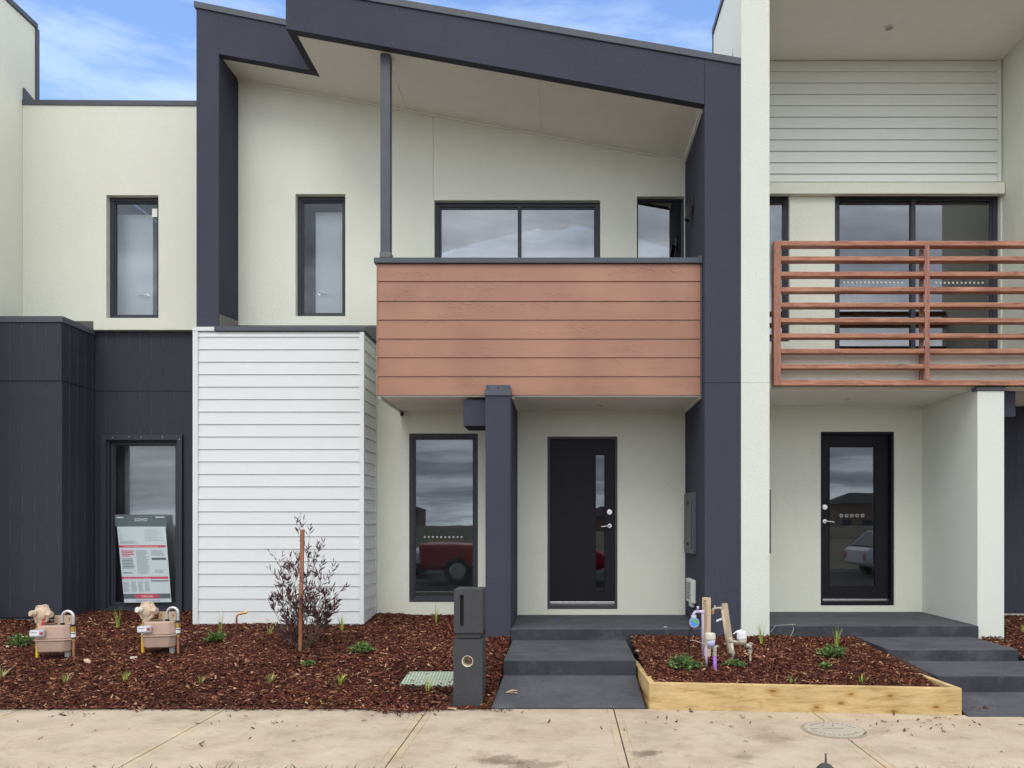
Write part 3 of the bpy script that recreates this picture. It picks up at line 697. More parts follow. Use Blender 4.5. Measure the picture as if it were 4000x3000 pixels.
flight(fs2, (2.188, 4.439, 7.92, YR-.001, .15, .455), [(3.12, 4.38, 7.13, 7.919, .0, .337), (3.24, 4.62, 6.42, 7.129, -.05, .227)], (3.242, 4.6, 3.242, 4.6, 5.93, 6.419, .008, .09))
lt = MB()
for px, py, L, a in ((2495, 2437, .05, .3), (2603, 2462, .03, 1.2), (2200, 2420, .03, .4)): pass

# ================================================================== GROUND, PATH, BEDS
def interp(pts, y):
    if y <= pts[0][0]: return pts[0][1]
    for (a, b), (c, d) in zip(pts[:-1], pts[1:]):
        if y <= c: return b+(d-b)*(y-a)/(c-a)
    return pts[-1][1]
from mathutils import noise as mn
PL = [(6.14, -.02), (6.22, .035), (6.5, .105), (7.0, .22), (7.95, .325), (8.55, .38), (9.5, .44)]
PB = [(6.1, .17), (6.25, .195), (6.6, .24), (7.0, .275), (7.95, .335)]
PR = [(6.2, .1), (6.5, .18), (7.0, .24), (7.95, .31), (9.5, .42)]
def zbed(prof, x, y):
    return interp(prof, y)+.022*mn.noise(Vector((x*1.7, y*1.7, 0)))+.008*mn.noise(Vector((x*9, y*9, 3)))
def edge_y(x):                                                     # front edge of the beds
    return 6.176 if x < .7 else 6.176-.075*(x-.7)
def gpt(px, py, prof):
    best = None
    y = 6.1
    while y < 9.3:
        d = abs(EYE-(py-HY)*y/F-interp(prof, y))
        if best is None or d < best[0]: best = (d, y)
        y += .01
    y = best[1]; x = U(px, y); return (x, y, zbed(prof, x, y))
beds = [('left', PL, -9.5, -.585, 6.15, 9.42), ('box', PB, .72, 3.22, 6.06, 7.93), ('right', PR, 4.45, 9.0, 6.2, 9.3)]
for nm, prof, xa, xb, ya, yb in beds:
    nx, ny = int((xb-xa)/.05)+1, int((yb-ya)/.05)+1
    vs = []; fs = []
    for j in range(ny+1):
        for i in range(nx+1):
            x = xa+(xb-xa)*i/nx; y = ya+(yb-ya)*j/ny
            if nm == 'box': y = max(y, edge_y(x)+.035)
            if nm == 'left' and j == 0: y += .03*mn.noise(Vector((x*2.3, 0, 5)))
            vs.append((x, y, zbed(prof, x, y)-.012))
    for j in range(ny):
        for i in range(nx): a = j*(nx+1)+i; fs.append((a, a+1, a+nx+2, a+nx+1))
    MB().add(vs, fs).build('garden_bed', M_soil, kind='structure', smooth=True)
def blocked(x, y, nm):
    if nm == 'left':
        if y > YB-.01 and -4.3 < x < bx1: return True
        if y > YBP and x < bxr: return True
        if y > YD: return True
        if y > Y0 and x > -4.3: return True
        if x > -.85 and x < -.58 and y > 7.95: return True
        if x > -.62 and y < 6.9: return x > -.61+.05*(y-6.2)
        if LID[0] < x < LID[1] and LID[2] < y < LID[3]: return rng.random() > .05
        if -1.0 < x < -.70 and 6.2 < y < 6.5: return True
    if nm == 'box':
        if x > 3.10+(7.1-y)*.02 and y < 8: return x > 3.12+(.0 if y < 6.6 else -.02)
        if y < edge_y(x)+.06: return True
    if nm == 'right' and 4.44 < x < 4.73 and y > 7.95: return True
    if nm == 'right' and x < 4.63 and y < 7.13: return True
    return False
LID = (U(1564, 6.66)+.0, U(1772, 6.66)+.12, 6.52, 6.80)
# bark mulch
def chips(name, pts, label, smin=.012, smax=.054, lay=.006, mat=None):
    n = len(pts); P = np.array(pts)
    L = rng.uniform(smin, smax, n)*rng.choice([1, 1, 1, 1.5], n); W = L*rng.uniform(.10, .30, n)+.003; T = rng.uniform(.0015, .005, n)
    yaw = rng.uniform(0, 2*PI, n); tilt = rng.normal(0, .32, n); roll = rng.normal(0, .4, n)
    base = np.array([(-.5, -.5, 0), (.5, -.35, 0), (.5, .3, 0), (-.5, .5, 0), (-.45, -.35, 1), (.42, -.3, 1), (.42, .25, 1), (-.4, .4, 1)])
    Vt = base[None]*np.stack([L, W, T], 1)[:, None, :]
    Vt[:, :, 2] += (base[None, :, 0]**2*4-.5)*L[:, None]*rng.normal(0, .06, n)[:, None]
    cr, sr = np.cos(roll), np.sin(roll); y = Vt[:, :, 1]*cr[:, None]-Vt[:, :, 2]*sr[:, None]; z = Vt[:, :, 1]*sr[:, None]+Vt[:, :, 2]*cr[:, None]
    ct, st = np.cos(tilt), np.sin(tilt); x = Vt[:, :, 0]*ct[:, None]-z*st[:, None]; z = Vt[:, :, 0]*st[:, None]+z*ct[:, None]
    cy, sy = np.cos(yaw), np.sin(yaw); X = x*cy[:, None]-y*sy[:, None]; Y = x*sy[:, None]+y*cy[:, None]
    Q = np.stack([X, Y, z], 2)+P[:, None, :]; Q[:, :, 2] += lay
    fb = np.array([(0, 1, 2, 3), (4, 5, 6, 7), (0, 1, 5, 4), (1, 2, 6, 5), (2, 3, 7, 6), (3, 0, 4, 7)])
    Fc = (fb[None]+(np.arange(n)*8)[:, None, None]).reshape(-1, 4)
    me = bpy.data.meshes.new(name); me.vertices.add(n*8); me.vertices.foreach_set('co', Q.reshape(-1))
    me.loops.add(len(Fc)*4); me.loops.foreach_set('vertex_index', Fc.reshape(-1)); me.polygons.add(len(Fc))
    me.polygons.foreach_set('loop_start', np.arange(len(Fc))*4); me.polygons.foreach_set('loop_total', np.full(len(Fc), 4))
    me.update(); me.validate(); me.materials.append(mat or M_chip)
    o = bpy.data.objects.new(name, me); COL.objects.link(o)
    return tag(o, label, 'mulch', kind='stuff')
lab = {'left': 'dark red bark mulch spread in front of the left and middle houses', 'box': 'bark mulch filling the pine edged bed', 'right': 'bark mulch beside the right hand steps'}
for nm, prof, xa, xb, ya, yb in beds:
    dens = 4600 if nm != 'right' else 3000
    xa2 = max(xa, -7.6); xb2 = min(xb, 5.9); ya2, yb2 = (ya+.02, yb)
    n = int((xb2-xa2)*(yb2-ya2)*dens); pts = []
    for x, y in zip(rng.uniform(xa2, xb2, n), rng.uniform(ya2, yb2, n)):
        if blocked(x, y, nm): continue
        pts.append((x, y, zbed(prof, x, y)+rng.uniform(-.006, .008)))
    if nm == 'left':                                               # ragged spill over the path edge
        for _ in range(900):
            x = rng.uniform(-7, -.62); pts.append((x, 6.17-abs(rng.normal(0, .022)), .012))
        for _ in range(420):
            x = rng.normal(-1.32, .13); pts.append((x, 6.17-abs(rng.normal(0, .055)), .012))
    chips('bark_mulch', pts, lab[nm])
# scraps on the path and steps
sp_ = []
for _ in range(60):
    x = rng.uniform(-5, 3.9); y = 6.14-abs(rng.normal(0, .55)); y = max(4.7, y)
    if x > .5: y = min(y, edge_y(x)-.03)
    sp_.append((x, y, .006))
for cx, cy, s, k in ((-3.95, 5.98, .12, 14), (-1.3, 6.0, .15, 25), (-2.2, 5.7, .15, 8), (2.6, 5.6, .25, 16), (1.0, 5.8, .3, 14), (-.45, 6.1, .1, 14), (3.0, 5.75, .2, 12)):
    for _ in range(k):
        y = min(rng.normal(cy, s*.5), edge_y(cx)-.03); sp_.append((rng.normal(cx, s), y, .006))
for _ in range(26): sp_.append((rng.normal(3.42, .1), rng.normal(6.12, .05), .035))
sc_ = chips('bark_scraps', sp_, 'loose scraps of bark lying on the footpath', .008, .045, .002, paint_mat('dry_bark_scrap', (.085, .045, .032), .8, .4))
# footpath bays with open joints
fpm = MB(); xs = [-9.6]+[-6.2]+list(JOINTS)+[5.3, 7.0, 8.7]
for a, b in zip(xs[:-1], xs[1:]):
    a2, b2 = a+.005, b-.005; cuts = [a2]+([.7] if a2 < .7 < b2 else [])+[b2]
    for p, q in zip(cuts[:-1], cuts[1:]):
        ya_, yb_ = edge_y(p), edge_y(q)
        fpm.hexa([(p, 4.62, -.12), (q, 4.62, -.12), (p, ya_, -.12), (q, yb_, -.12), (p, 4.62, 0), (q, 4.62, 0), (p, ya_, 0), (q, yb_, 0)])
fpm.build('footpath', M_path, kind='structure')
# round cover
mh = thing('manhole_cover', (2.02, 5.55, 0), 'round pale concrete access cover set into the footpath', 'cover')
MB().tube([(2.02, 5.55, .0005), (2.02, 5.55, .004)], .236, 48).build('surround', paint_mat('mortar_ring', (.31, .255, .20), .9, .2), mh)
MB().tube([(2.02, 5.55, .0045), (2.02, 5.55, .009)], .213, 48).build('lid', render_mat('lid_concrete', (.43, .385, .31), .1, .4), mh)
lm = MB(); M_mark = paint_mat('worn_lettering', (.20, .19, .165), .9)
for k in range(30):
    if k % 15 in (13, 14, 0): continue
    t = 2*PI*k/30; c, s = math.cos(t), math.sin(t)
    lm.hexa([(2.02+c*r-s*w, 5.55+s*r+c*w, z) for z in (.0092, .010) for w in (-.006, .006) for r in (.155, .178)])
for k in range(8): lm.box(1.945+.02*k, 1.955+.02*k, 5.55, 5.573, .0092, .010)
lm.box(1.85, 1.90, 5.55, 5.562, .0092, .010)
lm.build('lettering', M_mark, mh)
# the wide ground, road, kerb, verge
def ground_mat():
    m, nt, b = newmat('verge_ground'); v = coords(nt)
    c = ramp(nt, noise(nt, v, .6, 6), [(.3, (.09, .085, .04)), (.6, (.17, .14, .085)), (.8, (.24, .19, .12))])
    nt.links.new(c, b.inputs['Base Color']); b.inputs['Roughness'].default_value = .95; bump(nt, b, noise(nt, v, 30, 4), .6, .03); return m
gm = ground_mat()
g_ = MB()
g_.add([(-300, 1.6, -.04), (300, 1.6, -.04), (300, 300, -.04), (-300, 300, -.04)], [(0, 1, 2, 3)])
g_.add([(-300, -300, -.1), (300, -300, -.1), (300, -7, -.1), (-300, -7, -.1)], [(0, 1, 2, 3)])
g_.build('ground', gm, kind='structure')
M_road = render_mat('asphalt', (.06, .06, .062), .12, .5, .9, .2)
MB().add([(-300, -7, -.16), (300, -7, -.16), (300, 1.45, -.16), (-300, 1.45, -.16)], [(0, 1, 2, 3)]).build('road', M_road, kind='structure')
kb = MB().box(-60, 60, 1.45, 1.6, -.3, 0).box(-60, 60, -7.15, -7.0, -.3, 0); kb.build('kerb', M_slabedge, kind='structure', bevel=.02)
# verge grass
gb = MB(); 
M_grass = paint_mat('verge_grass', (.10, .15, .035), .7, .3)
for _ in range(5200):
    x = random.uniform(-4.5, 4.2); y = random.choice([random.uniform(4.35, 4.66), random.uniform(2.0, 4.6)]); h = random.uniform(.015, .04) if y < 4.55 else random.uniform(.01, .022)
    if y > 4.6 and random.random() < .6: h *= 1.7
    if abs(x+2.0) < .35 and 4.55 < y: h *= 2
    a = random.uniform(0, PI); w = .0025; dx, dy = math.cos(a)*w, math.sin(a)*w; lx, ly = random.gauss(0, .4)*h, random.gauss(0, .4)*h
    gb.add([(x-dx, y-dy, -.04), (x+dx, y+dy, -.04), (x+lx+dx*.6, y+ly+dy*.6, -.01+h*.6), (x+lx*2, y+ly*2, h)], [(0, 1, 2, 3)])
tag(gb.build('verge_grass', M_grass), 'sparse grass on the verge below the footpath', 'grass', kind='stuff')
# stub at the near edge
stb = thing('marker_stub', (1.60, 4.53, -.04), 'small dark pipe stub poking up at the near edge of the footpath', 'pipe stub')
MB().tube([(1.60, 4.53, -.05), (1.60, 4.53, .045), (1.60, 4.53, .075), (1.602, 4.53, .08)], [.075, .062, .03, .012], 9).build('base', M_box, stb, bevel=.002)
MB().tube([(1.60, 4.53, .07), (1.601, 4.53, .105), (1.60, 4.53, .112), (1.60, 4.53, .142)], [.009, .0075, .0055, .0055], 10).build('pipe', paint_mat('rusty_grey', (.13, .10, .095), .7), stb)

# pine sleeper edging
ed = thing('sleeper_edging', (1.95, 6.1, 0), 'pale treated pine sleeper edging round the mulch bed beside the steps', 'edging')
def sleeper(p0, p1, w, z0, z1, nm='sleeper'):
    a = Vector((p0[0], p0[1], 0)); b = Vector((p1[0], p1[1], 0)); d = (b-a).normalized(); n = Vector((-d.y, d.x, 0))*w
    c = [a, b, a+n, b+n]; zz = (z0 if isinstance(z0, tuple) else (z0, z0)), (z1 if isinstance(z1, tuple) else (z1, z1))
    vs = [(*q[:2], zz[0][i % 2]) for i, q in enumerate(c)]+[(*q[:2], zz[1][i % 2]) for i, q in enumerate(c)]
    MB().hexa(vs).build(nm, M_pine, ed, bevel=.006)
sleeper((.7065, 6.165), (U(3758, 5.985), 5.985), .05, -.05, (.222, .216))
sleeper((.755, 6.225), (.70, 7.12), .048, -.05, (.222, .236))
sleeper((U(3758, 5.985), 6.038), (3.135, 6.66), .048, -.05, (.216, .228))

# service pit lid in the bed
pit = thing('pit_lid', (-1.3, 6.66, .13), 'pale green metal pit lid with punched pattern half buried in mulch', 'pit lid')
def lidpt(x, y, h): return (x, y, interp(PL, y)+.012+h)
lx0, lx1, ly0, ly1 = LID
lx0 += .02
MB().hexa([lidpt(lx0, ly0, -.03), lidpt(lx1, ly0, -.03), lidpt(lx0+.03, ly1, -.03), lidpt(lx1, ly1, -.03), lidpt(lx0, ly0, .004), lidpt(lx1, ly0, .004), lidpt(lx0+.03, ly1, .004), lidpt(lx1, ly1, .004)]).build('plate', paint_mat('galvanised_green', (.36, .42, .34), .5, .12), pit, bevel=.003)
kn = MB()
for i in range(20):
    for j in range(9):
        x = lx0+.035+i*(lx1-lx0-.06)/19; y = ly0+.02+j*(ly1-ly0-.04)/8; q = lidpt(x, y, .0045)
        kn.box(x-.005, x+.005, y-.008, y+.008, q[2]-.002, q[2]+.002)
kn.build('tread_pattern', paint_mat('tread_marks', (.17, .20, .17), .6), pit)
q = lidpt(lx0+.16, ly0-.01, -.01)
MB().tube([(q[0], q[1]-.01, q[2]-.01), (q[0], q[1]-.01, q[2]+.014)], .055, 24).build('finger_hole', M_black, pit)

# letterbox
lb = thing('letterbox', (-.77, 6.33, 0), 'dark grey concrete pillar letterbox with a vertical slot and round paper hole', 'letterbox')
lx0_, lx1_ = U(1773, 6.22), U(1884, 6.22); ly0_, ly1_ = 6.22, 6.50
def tb(x0, x1, y0, y1, z0, z1, nm, bv=.008): return MB().box(x0, x1, y0, y1, z0, z1).build(nm, M_box, lb, bevel=bv)
zt = V(2303, 6.22); zb_ = V(2472, 6.22)
sx0, sx1, sz0, sz1 = U(1797, 6.22), U(1811, 6.22), V(2447, 6.22), V(2325, 6.22)
h1 = MB(); h1.wall(lx0_, lx1_, zb_, lambda x: zt, [(sx0, sx1, sz0, sz1)], ly0_, ly0_+.05)
h1.box(lx0_, lx1_, ly0_+.051, ly1_, zb_, zt)
hd = h1.build('mail_box', M_box, lb, bevel=.004)
MB().box(sx0-.004, sx1+.004, ly0_+.03, ly0_+.05, sz0-.004, sz1+.004).build('slot', M_gap, hd)
tb(lx0_+.018, lx1_-.018, ly0_+.02, ly1_-.02, zb_-.05, zb_, 'neck', .004)
# pillar with a round hole through it
import itertools
zp = V(2498, 6.22)
cx_, cz_, rr = U(1826, 6.22), V(2583, 6.22), .047
def pillar():
    m = MB(); n = 32; x0, x1, z0, z1 = lx0_-.005, lx1_-.0, -.06, zp
    for y, flip in ((ly0_, 0), (ly1_, 1)):
        circ = [(cx_+rr*math.cos(2*PI*k/n), y, cz_+rr*math.sin(2*PI*k/n)) for k in range(n)]
        def outer(t):
            c, s = math.cos(t), math.sin(t); best = 1e9
            for lim, comp in ((x1-cx_, c), (x0-cx_, c)):
                if abs(comp) > 1e-9 and lim/comp > 0: best = min(best, lim/comp)
            lz1, lz0 = .10, -.10
            for lim, comp in ((lz1, s), (lz0, s)):
                if abs(comp) > 1e-9 and lim/comp > 0: best = min(best, lim/comp)
            return (cx_+c*best, y, cz_+s*best)
        out = [outer(2*PI*k/n) for k in range(n)]
        # corners of the square zone
        m.add(circ+out, [(k, (k+1) % n, (k+1) % n+n, k+n) for k in range(n)])
        for sx, sz in ((x1, .10), (x0, .10), (x0, -.10), (x1, -.10)):
            # corner fillers
            P = (sx, y, cz_+sz); a = sorted(range(n), key=lambda k: abs(out[k][0]-P[0])+abs(out[k][2]-P[2]))[:2]
            m.add([out[a[0]], out[a[1]], P], [(0, 1, 2)])
        m.add([(x0, y, z0), (x1, y, z0), (x1, y, cz_-.10), (x0, y, cz_-.10)], [(0, 1, 2, 3)])
        m.add([(x0, y, cz_+.10), (x1, y, cz_+.10), (x1, y, z1), (x0, y, z1)], [(0, 1, 2, 3)])
    for a, b in (((x0, z0), (x0, z1)), ((x1, z0), (x1, z1)), ((x0, z1), (x1, z1))):
        m.add([(a[0], ly0_, a[1]), (b[0], ly0_, b[1]), (b[0], ly1_, b[1]), (a[0], ly1_, a[1])], [(0, 1, 2, 3)])
    return m
pl = pillar().build('pillar', M_box, lb)
tu = MB(); n = 32
tu.add([(cx_+rr*math.cos(2*PI*k/n), y, cz_+rr*math.sin(2*PI*k/n)) for y in (ly0_-.002, ly1_+.002) for k in range(n)], [(k, (k+1) % n, (k+1) % n+n, k+n) for k in range(n)])
tu.add([(cx_+rr*.93*math.cos(2*PI*k/n), y, cz_+rr*.93*math.sin(2*PI*k/n)) for y in (ly0_-.002, ly1_+.002) for k in range(n)], [(k, (k+1) % n, (k+1) % n+n, k+n) for k in range(n)])
tu.disc((cx_, ly0_-.002, cz_), rr, 'y', n, rr*.93)
tu.build('paper_tube', paint_mat('cream_pvc', (.80, .74, .58), .5), pl, smooth=True)

# ================================================================== GAS METERS
M_tan = paint_mat('meter_tan', (.43, .30, .235), .55, .04)
M_reg = paint_mat('regulator_beige', (.52, .40, .285), .55, .05)
M_brass = paint_mat('brass', (.62, .42, .14), .35, .1, .5, .7)
M_copper = paint_mat('copper', (.50, .22, .13), .4, .15, .5, .5)
M_yellow = paint_mat('yellow_sleeve', (.72, .50, .03), .5, .08)
M_silver = paint_mat('galvanised_pipe', (.62, .62, .62), .3, .05, .5, .7)
M_clear = paint_mat('meter_window', (.42, .43, .46), .15, .05, .6)
M_label = paint_mat('white_label', (.72, .74, .76), .5)
M_red = paint_mat('red_plastic', (.55, .02, .03), .4)
M_galv = paint_mat('galvanised_leg', (.38, .39, .40), .5, .15)
def gas_meter(loc, label, facecap):
    t = thing('gas_meter', loc, label, 'gas meter', 'gas meters standing in the mulch')
    X, Y, Z = loc
    R = Matrix.Translation((X, Y, Z)) @ Matrix.Rotation(math.radians(10), 4, 'Z')
    T = Matrix.Translation((X, Y, Z))
    def b(mb, nm, mt, par=None, bv=0, xf=T, sm=False): return mb.build(nm, mt, par or t, bevel=bv, xf=xf, smooth=sm)
    def octa(w0, d0, z0, w1, d1, z1, ch=.045):
        P = lambda w, d, z: [(-w+ch, -d, z), (w-ch, -d, z), (w, -d+ch, z), (w, d-ch, z), (w-ch, d, z), (-w+ch, d, z), (-w, d-ch, z), (-w, -d+ch, z)]
        m = MB(); m.add(P(w0, d0, z0)+P(w1, d1, z1), [tuple(reversed(range(8))), tuple(range(8, 16))]+[(i, (i+1) % 8, (i+1) % 8+8, i+8) for i in range(8)]); return m
    low = octa(.142, .085, .075, .158, .10, .186)
    b(low, 'meter_body', M_tan, None, .012, R)
    fl = octa(.168, .11, .187, .168, .11, .202); b(fl, 'flange', M_tan, None, .004, R)
    up = octa(.156, .098, .2025, .140, .082, .33)
    b(up, 'meter_top', M_tan, None, .012, R)
    ix = b(MB().box(-.175, -.045, -.128, -.090, .228, .300), 'index_window', M_clear, None, .014, R)
    b(MB().box(-.168, -.088, -.1295, -.128, .245, .290), 'dial_label', M_label, ix, 0, R)
    tx = MB().box(-.160, -.105, -.1305, -.1296, .272, .277); b(tx, 'dial_print', M_gap, ix, 0, R)
    b(MB().cyl((-.067, -.128, .268), (-.067, -.134, .268), .012, n=18), 'red_seal', M_red, ix, 0, R)
    b(MB().tube([(-.172, -.01, -.03), (-.172, -.01, .23)], .0145, 14), 'yellow_riser', M_yellow)
    b(MB().tube([(-.172, -.01, .23), (-.172, -.01, .25), (-.172, -.01, .25), (-.172, -.01, .30), (-.165, -.01, .30), (-.165, -.01, .35)], [.012, .012, .02, .02, .014, .014], 8), 'inlet_union', M_brass)
    # regulator: domed diaphragm case seen face on, with boss, spring cap and outlet
    ax = Vector((-.16, -.97, .16)).normalized(); c = Vector((-.135, 0, .435))
    u = ax.cross(Vector((0, 0, 1))).normalized(); w_ = ax.cross(u)
    rg = MB(); ps = [(-.055, .03), (-.05, .055), (-.012, .074), (-.010, .088), (.010, .088), (.011, .070), (.030, .062), (.042, .040), (.044, .030)]
    n = 24; o = len(rg.v)
    for a, r in ps:
        for k in range(n):
            tt = 2*PI*k/n; r2 = r*(1.12 if (k % 4 in (0, 1) and r > .085) else 1); rg.v.append(tuple(c+ax*a+(u*math.cos(tt)+w_*math.sin(tt))*r2))
    for i in range(len(ps)-1):
        for k in range(n): q = o+i*n+k; q2 = o+i*n+(k+1) % n; rg.f.append((q, q2, q2+n, q+n)); rg.mi.append(0)
    rg.f.append(tuple(range(o, o+n))); rg.mi.append(0); e = o+(len(ps)-1)*n; rg.f.append(tuple(range(e, e+n))); rg.mi.append(0)
    rgo = b(rg, 'regulator', M_reg, None, 0)
    for kb_ in range(6):
        tt = 2*PI*(kb_*4+.5)/24; bp0 = c+(u*math.cos(tt)+w_*math.sin(tt))*.089
        b(MB().cyl(bp0+ax*.008, bp0+ax*.018, .0075, n=6), 'bolt', M_galv, rgo)
    b(MB().cyl(c+ax*.05+u*.03, c+ax*.095+u*.04, .028, .026, 18), 'spring_cap', paint_mat('pale_cap', (.66, .68, .62), .4) if facecap else M_reg, rgo, .003)
    b(MB().tube([c+u*.06+ax*.01, c+u*.105+ax*.02, c+u*.108+ax*.02], [.034, .032, .02], 8), 'vent_boss', M_reg, rgo, .003)
    b(MB().tube([c-u*.06, c-u*.108+Vector((0, 0, -.005))], [.036, .032], 6), 'side_port', M_reg, rgo, .003)
    b(MB().tube([c+Vector((0, 0, -.04)), c+Vector((.005, 0, -.09)), c+Vector((-.02, -.005, -.12))], [.044, .034, .026], 12), 'outlet_neck', M_reg, rgo)
    b(MB().hexa([tuple(Vector(p)) for p in ((-.13, -.03, .325), (-.10, -.035, .325), (-.13, -.025, .325), (-.10, -.03, .325), (-.10, -.035, .385), (-.075, -.04, .40), (-.10, -.03, .385), (-.075, -.035, .40))]) if not facecap else MB().blob((-.205, -.02, .255), (.012, .01, .03), 10, 8), 'red_tag', M_red)
    # loop pipe
    arc = [(.065, 0, .31), (.065, 0, .41)]+[(.118-.053*math.cos(a), 0, .41+.053*math.sin(a)) for a in [PI*k/10 for k in range(1, 10)]]+[(.171, 0, .41), (.171, 0, .33)]
    b(MB().tube(arc, .0135, 14, False), 'loop_pipe', M_silver, sm=True)
    cl_ = MB().tube([(.065, 0, .325), (.065, 0, .35)], .019, 12).tube([(.171, 0, .315), (.171, 0, .335)], .024, 8)
    b(cl_, 'black_clamp', M_black)
    b(MB().tube([(.171, 0, .262), (.171, 0, .314)], .0235, 8), 'brass_union', M_brass)
    b(MB().tube([(.171, 0, .17), (.171, 0, .1995)], .019, 8), 'lower_union', M_brass)
    b(MB().tube([(.171, 0, .2005), (.171, 0, .2615)], .0225, 16), 'fitting', M_label)
    b(MB().tube([(.171, 0, .2), (.171, 0, .21)], .026, 12).tube([(.171, 0, .245), (.171, 0, .252)], .025, 12), 'seal_ring', M_black)
    b(MB().tube([(.171, 0, .17), (.174, 0, -.05)], .0115, 12), 'copper_pipe', M_copper)
    br = MB().wall(-.06, .115, .335, lambda x: .415, [(-.04, -.032, .36, .39), (.08, .088, .36, .39)], .070, .074).box(-.10, .12, .02, .07, .332, .337)
    b(br, 'bracket', M_reg)
    b(MB().hexa([(-.09, -.02, .327), (.02, -.02, .34), (-.09, .0, .327), (.02, .0, .34), (-.09, -.02, .331), (.02, -.02, .348), (-.09, .0, .331), (.02, .0, .348)]), 'lock_arm', M_black)
    b(MB().prism_z([(.085, .0), (.125, .0), (.125, .03), (.12, .03), (.12, .005), (.085, .005)], -.05, .085), 'leg', M_galv)
    return t
p1 = gpt(218, 2570, PL)
g1 = gas_meter((p1[0], p1[1], p1[2]), 'tan gas meter nearest the left edge, regulator hanging with a red tag', False)
p2 = gpt(628, 2552, PL)
g2 = gas_meter((p2[0], p2[1], p2[2]), 'tan gas meter before the notice window, regulator with a pale round cap', True)

# ================================================================== WATER TAPS AND METERS in the sleeper bed
M_pur = paint_mat('purple_pipe', (.30, .13, .46), .5, .1)
M_lil = paint_mat('lilac_sleeve', (.42, .33, .46), .6, .12)
M_lilm = paint_mat('lilac_meter', (.48, .47, .66), .5, .08)
M_gcap = paint_mat('weathered_cap', (.60, .585, .50), .7, .06)
M_wbrass = paint_mat('weathered_brass', (.42, .38, .31), .6, .15)
def Z_(zx, zy, Y): return (U(2650+zx/3.6875, Y), Y, V(2250+zy/3.6875, Y))
Ya = 7.0
ta = thing('garden_tap', Z_(400, 1190, Ya), 'lilac recycled water tap on an upright pale timber stake, blue timer hung from it', 'tap', 'garden taps on stakes')
x0 = U(2758, Ya)
stm = MB().box(-.022, .022, -.035, .035, -.25, .575)
stk = stm.build('stake', M_stakep, ta, bevel=.002, xf=Matrix.Translation((x0+.01, Ya+.03, .27)) @ Matrix.Rotation(math.radians(38), 4, 'Z'))
tw = MB(); RR = Matrix.Translation((x0+.01, Ya+.03, .27)) @ Matrix.Rotation(math.radians(38), 4, 'Z')
textgeo(tw, 'RECY', .05, (-.0225, .018, .555), (0, 0, -1), (0, -1, 0), 'LEFT')
tw.build('handwriting', M_gap, stk, xf=RR)
A = lambda zx, zy: Z_(zx, zy, Ya-.02)
MB().tube([A(352, 1200), A(350, 530)], .0125, 12).build('riser', M_lil, ta, smooth=True)
tp = MB().tube([A(375, 520), A(345, 518), A(290, 512), A(245, 516), A(222, 540), A(218, 578)], [.017, .017, .013, .014, .015, .016], 12)
tp.tube([A(282, 510), A(280, 480), A(280, 480), A(281, 436)], [.010, .010, .013, .011], 12)
tp.build('tap_body', paint_mat('lilac_tap', (.50, .43, .55), .5, .06), ta, smooth=True)
nt_ = MB().tube([A(220, 562), A(220, 600)], .025, 10).build('hose_nut', paint_mat('lilac_nut', (.55, .55, .60), .5), ta)
A2 = lambda zx, zy: Z_(zx, zy, Ya-.05)
tm = thing('tap_timer', A2(225, 670), 'round blue and green tap timer hanging under the lilac tap', 'timer')
ctr = Vector(A2(226, 668))
MB().tube([ctr+Vector((0, .03, 0)), ctr+Vector((0, -.01, 0)), ctr+Vector((0, -.016, 0))], [.044, .046, .04], 28).build('timer_body', paint_mat('timer_blue', (.12, .25, .62), .35), tm)
MB().disc(ctr+Vector((0, -.0165, 0)), .036, 'y', 28).build('dial', paint_mat('timer_dial', (.10, .28, .75), .3), tm)
MB().add([tuple(ctr+Vector((.036*math.cos(a), -.0172, .036*math.sin(a)))) for a in [PI*(-.15+.9*k/14) for k in range(15)]]+[tuple(ctr+Vector((-.012, -.0172, .004)))], [tuple(range(16))]).build('dial_panel', paint_mat('timer_green', (.12, .42, .22), .35), tm)
MB().disc(ctr+Vector((0, -.0170, 0)), .046, 'y', 28, .038).build('rim', paint_mat('timer_rim', (.35, .42, .62), .3), tm)
MB().tube([A2(190, 735), A2(178, 775), A2(162, 780), A2(150, 900), A2(158, 1080), A2(178, 1190)], [.016, .011, .006, .006, .006, .006], 8).build('dripper_hose', M_black, tm, smooth=True)
def water_meter(t, Y, cx, cy, capm, bodym, pipem, pipebase, sx=1):
    P = lambda zx, zy: Z_(zx, zy, Y)
    b_ = MB().tube([P(cx, cy+125), P(cx, cy+60), P(cx, cy+55)], [.036, .041, .041], 20); b_.build('meter_body', bodym, t)
    MB().tube([P(cx, cy+54), P(cx, cy+40), P(cx, cy-28), P(cx, cy-30)], [.046, .048, .047, .043], 20).build('meter_cap', capm, t, bevel=.003)
for_pur = thing('water_meter', Z_(525, 1390, 6.5), 'lilac bodied water meter with off white cap on a bright purple pipe', 'water meter', 'water meters in the pine edged bed')
Yp = 6.62
P_ = lambda zx, zy: Z_(zx, zy, Yp)
MB().tube([P_(465, 1015), P_(463, 905)], [.036, .042], 22).build('meter_body', M_lilm, for_pur, smooth=True)
MB().tube([P_(461, 908), P_(459, 895), P_(457, 835), P_(457, 822)], [.046, .048, .046, .040], 22).build('meter_cap', M_gcap, for_pur)
MB().tube([P_(395, 1000), P_(440, 1020), P_(490, 1015), P_(520, 1040), P_(524, 1075), P_(522, 1110)], [.012, .02, .021, .021, .019, .017], 12).build('valve', M_wbrass, for_pur, smooth=True)
MB().tube([P_(520, 1020), P_(545, 1010), P_(572, 1018)], [.008, .009, .007], 8).build('valve_handle', M_lilm, for_pur, smooth=True)
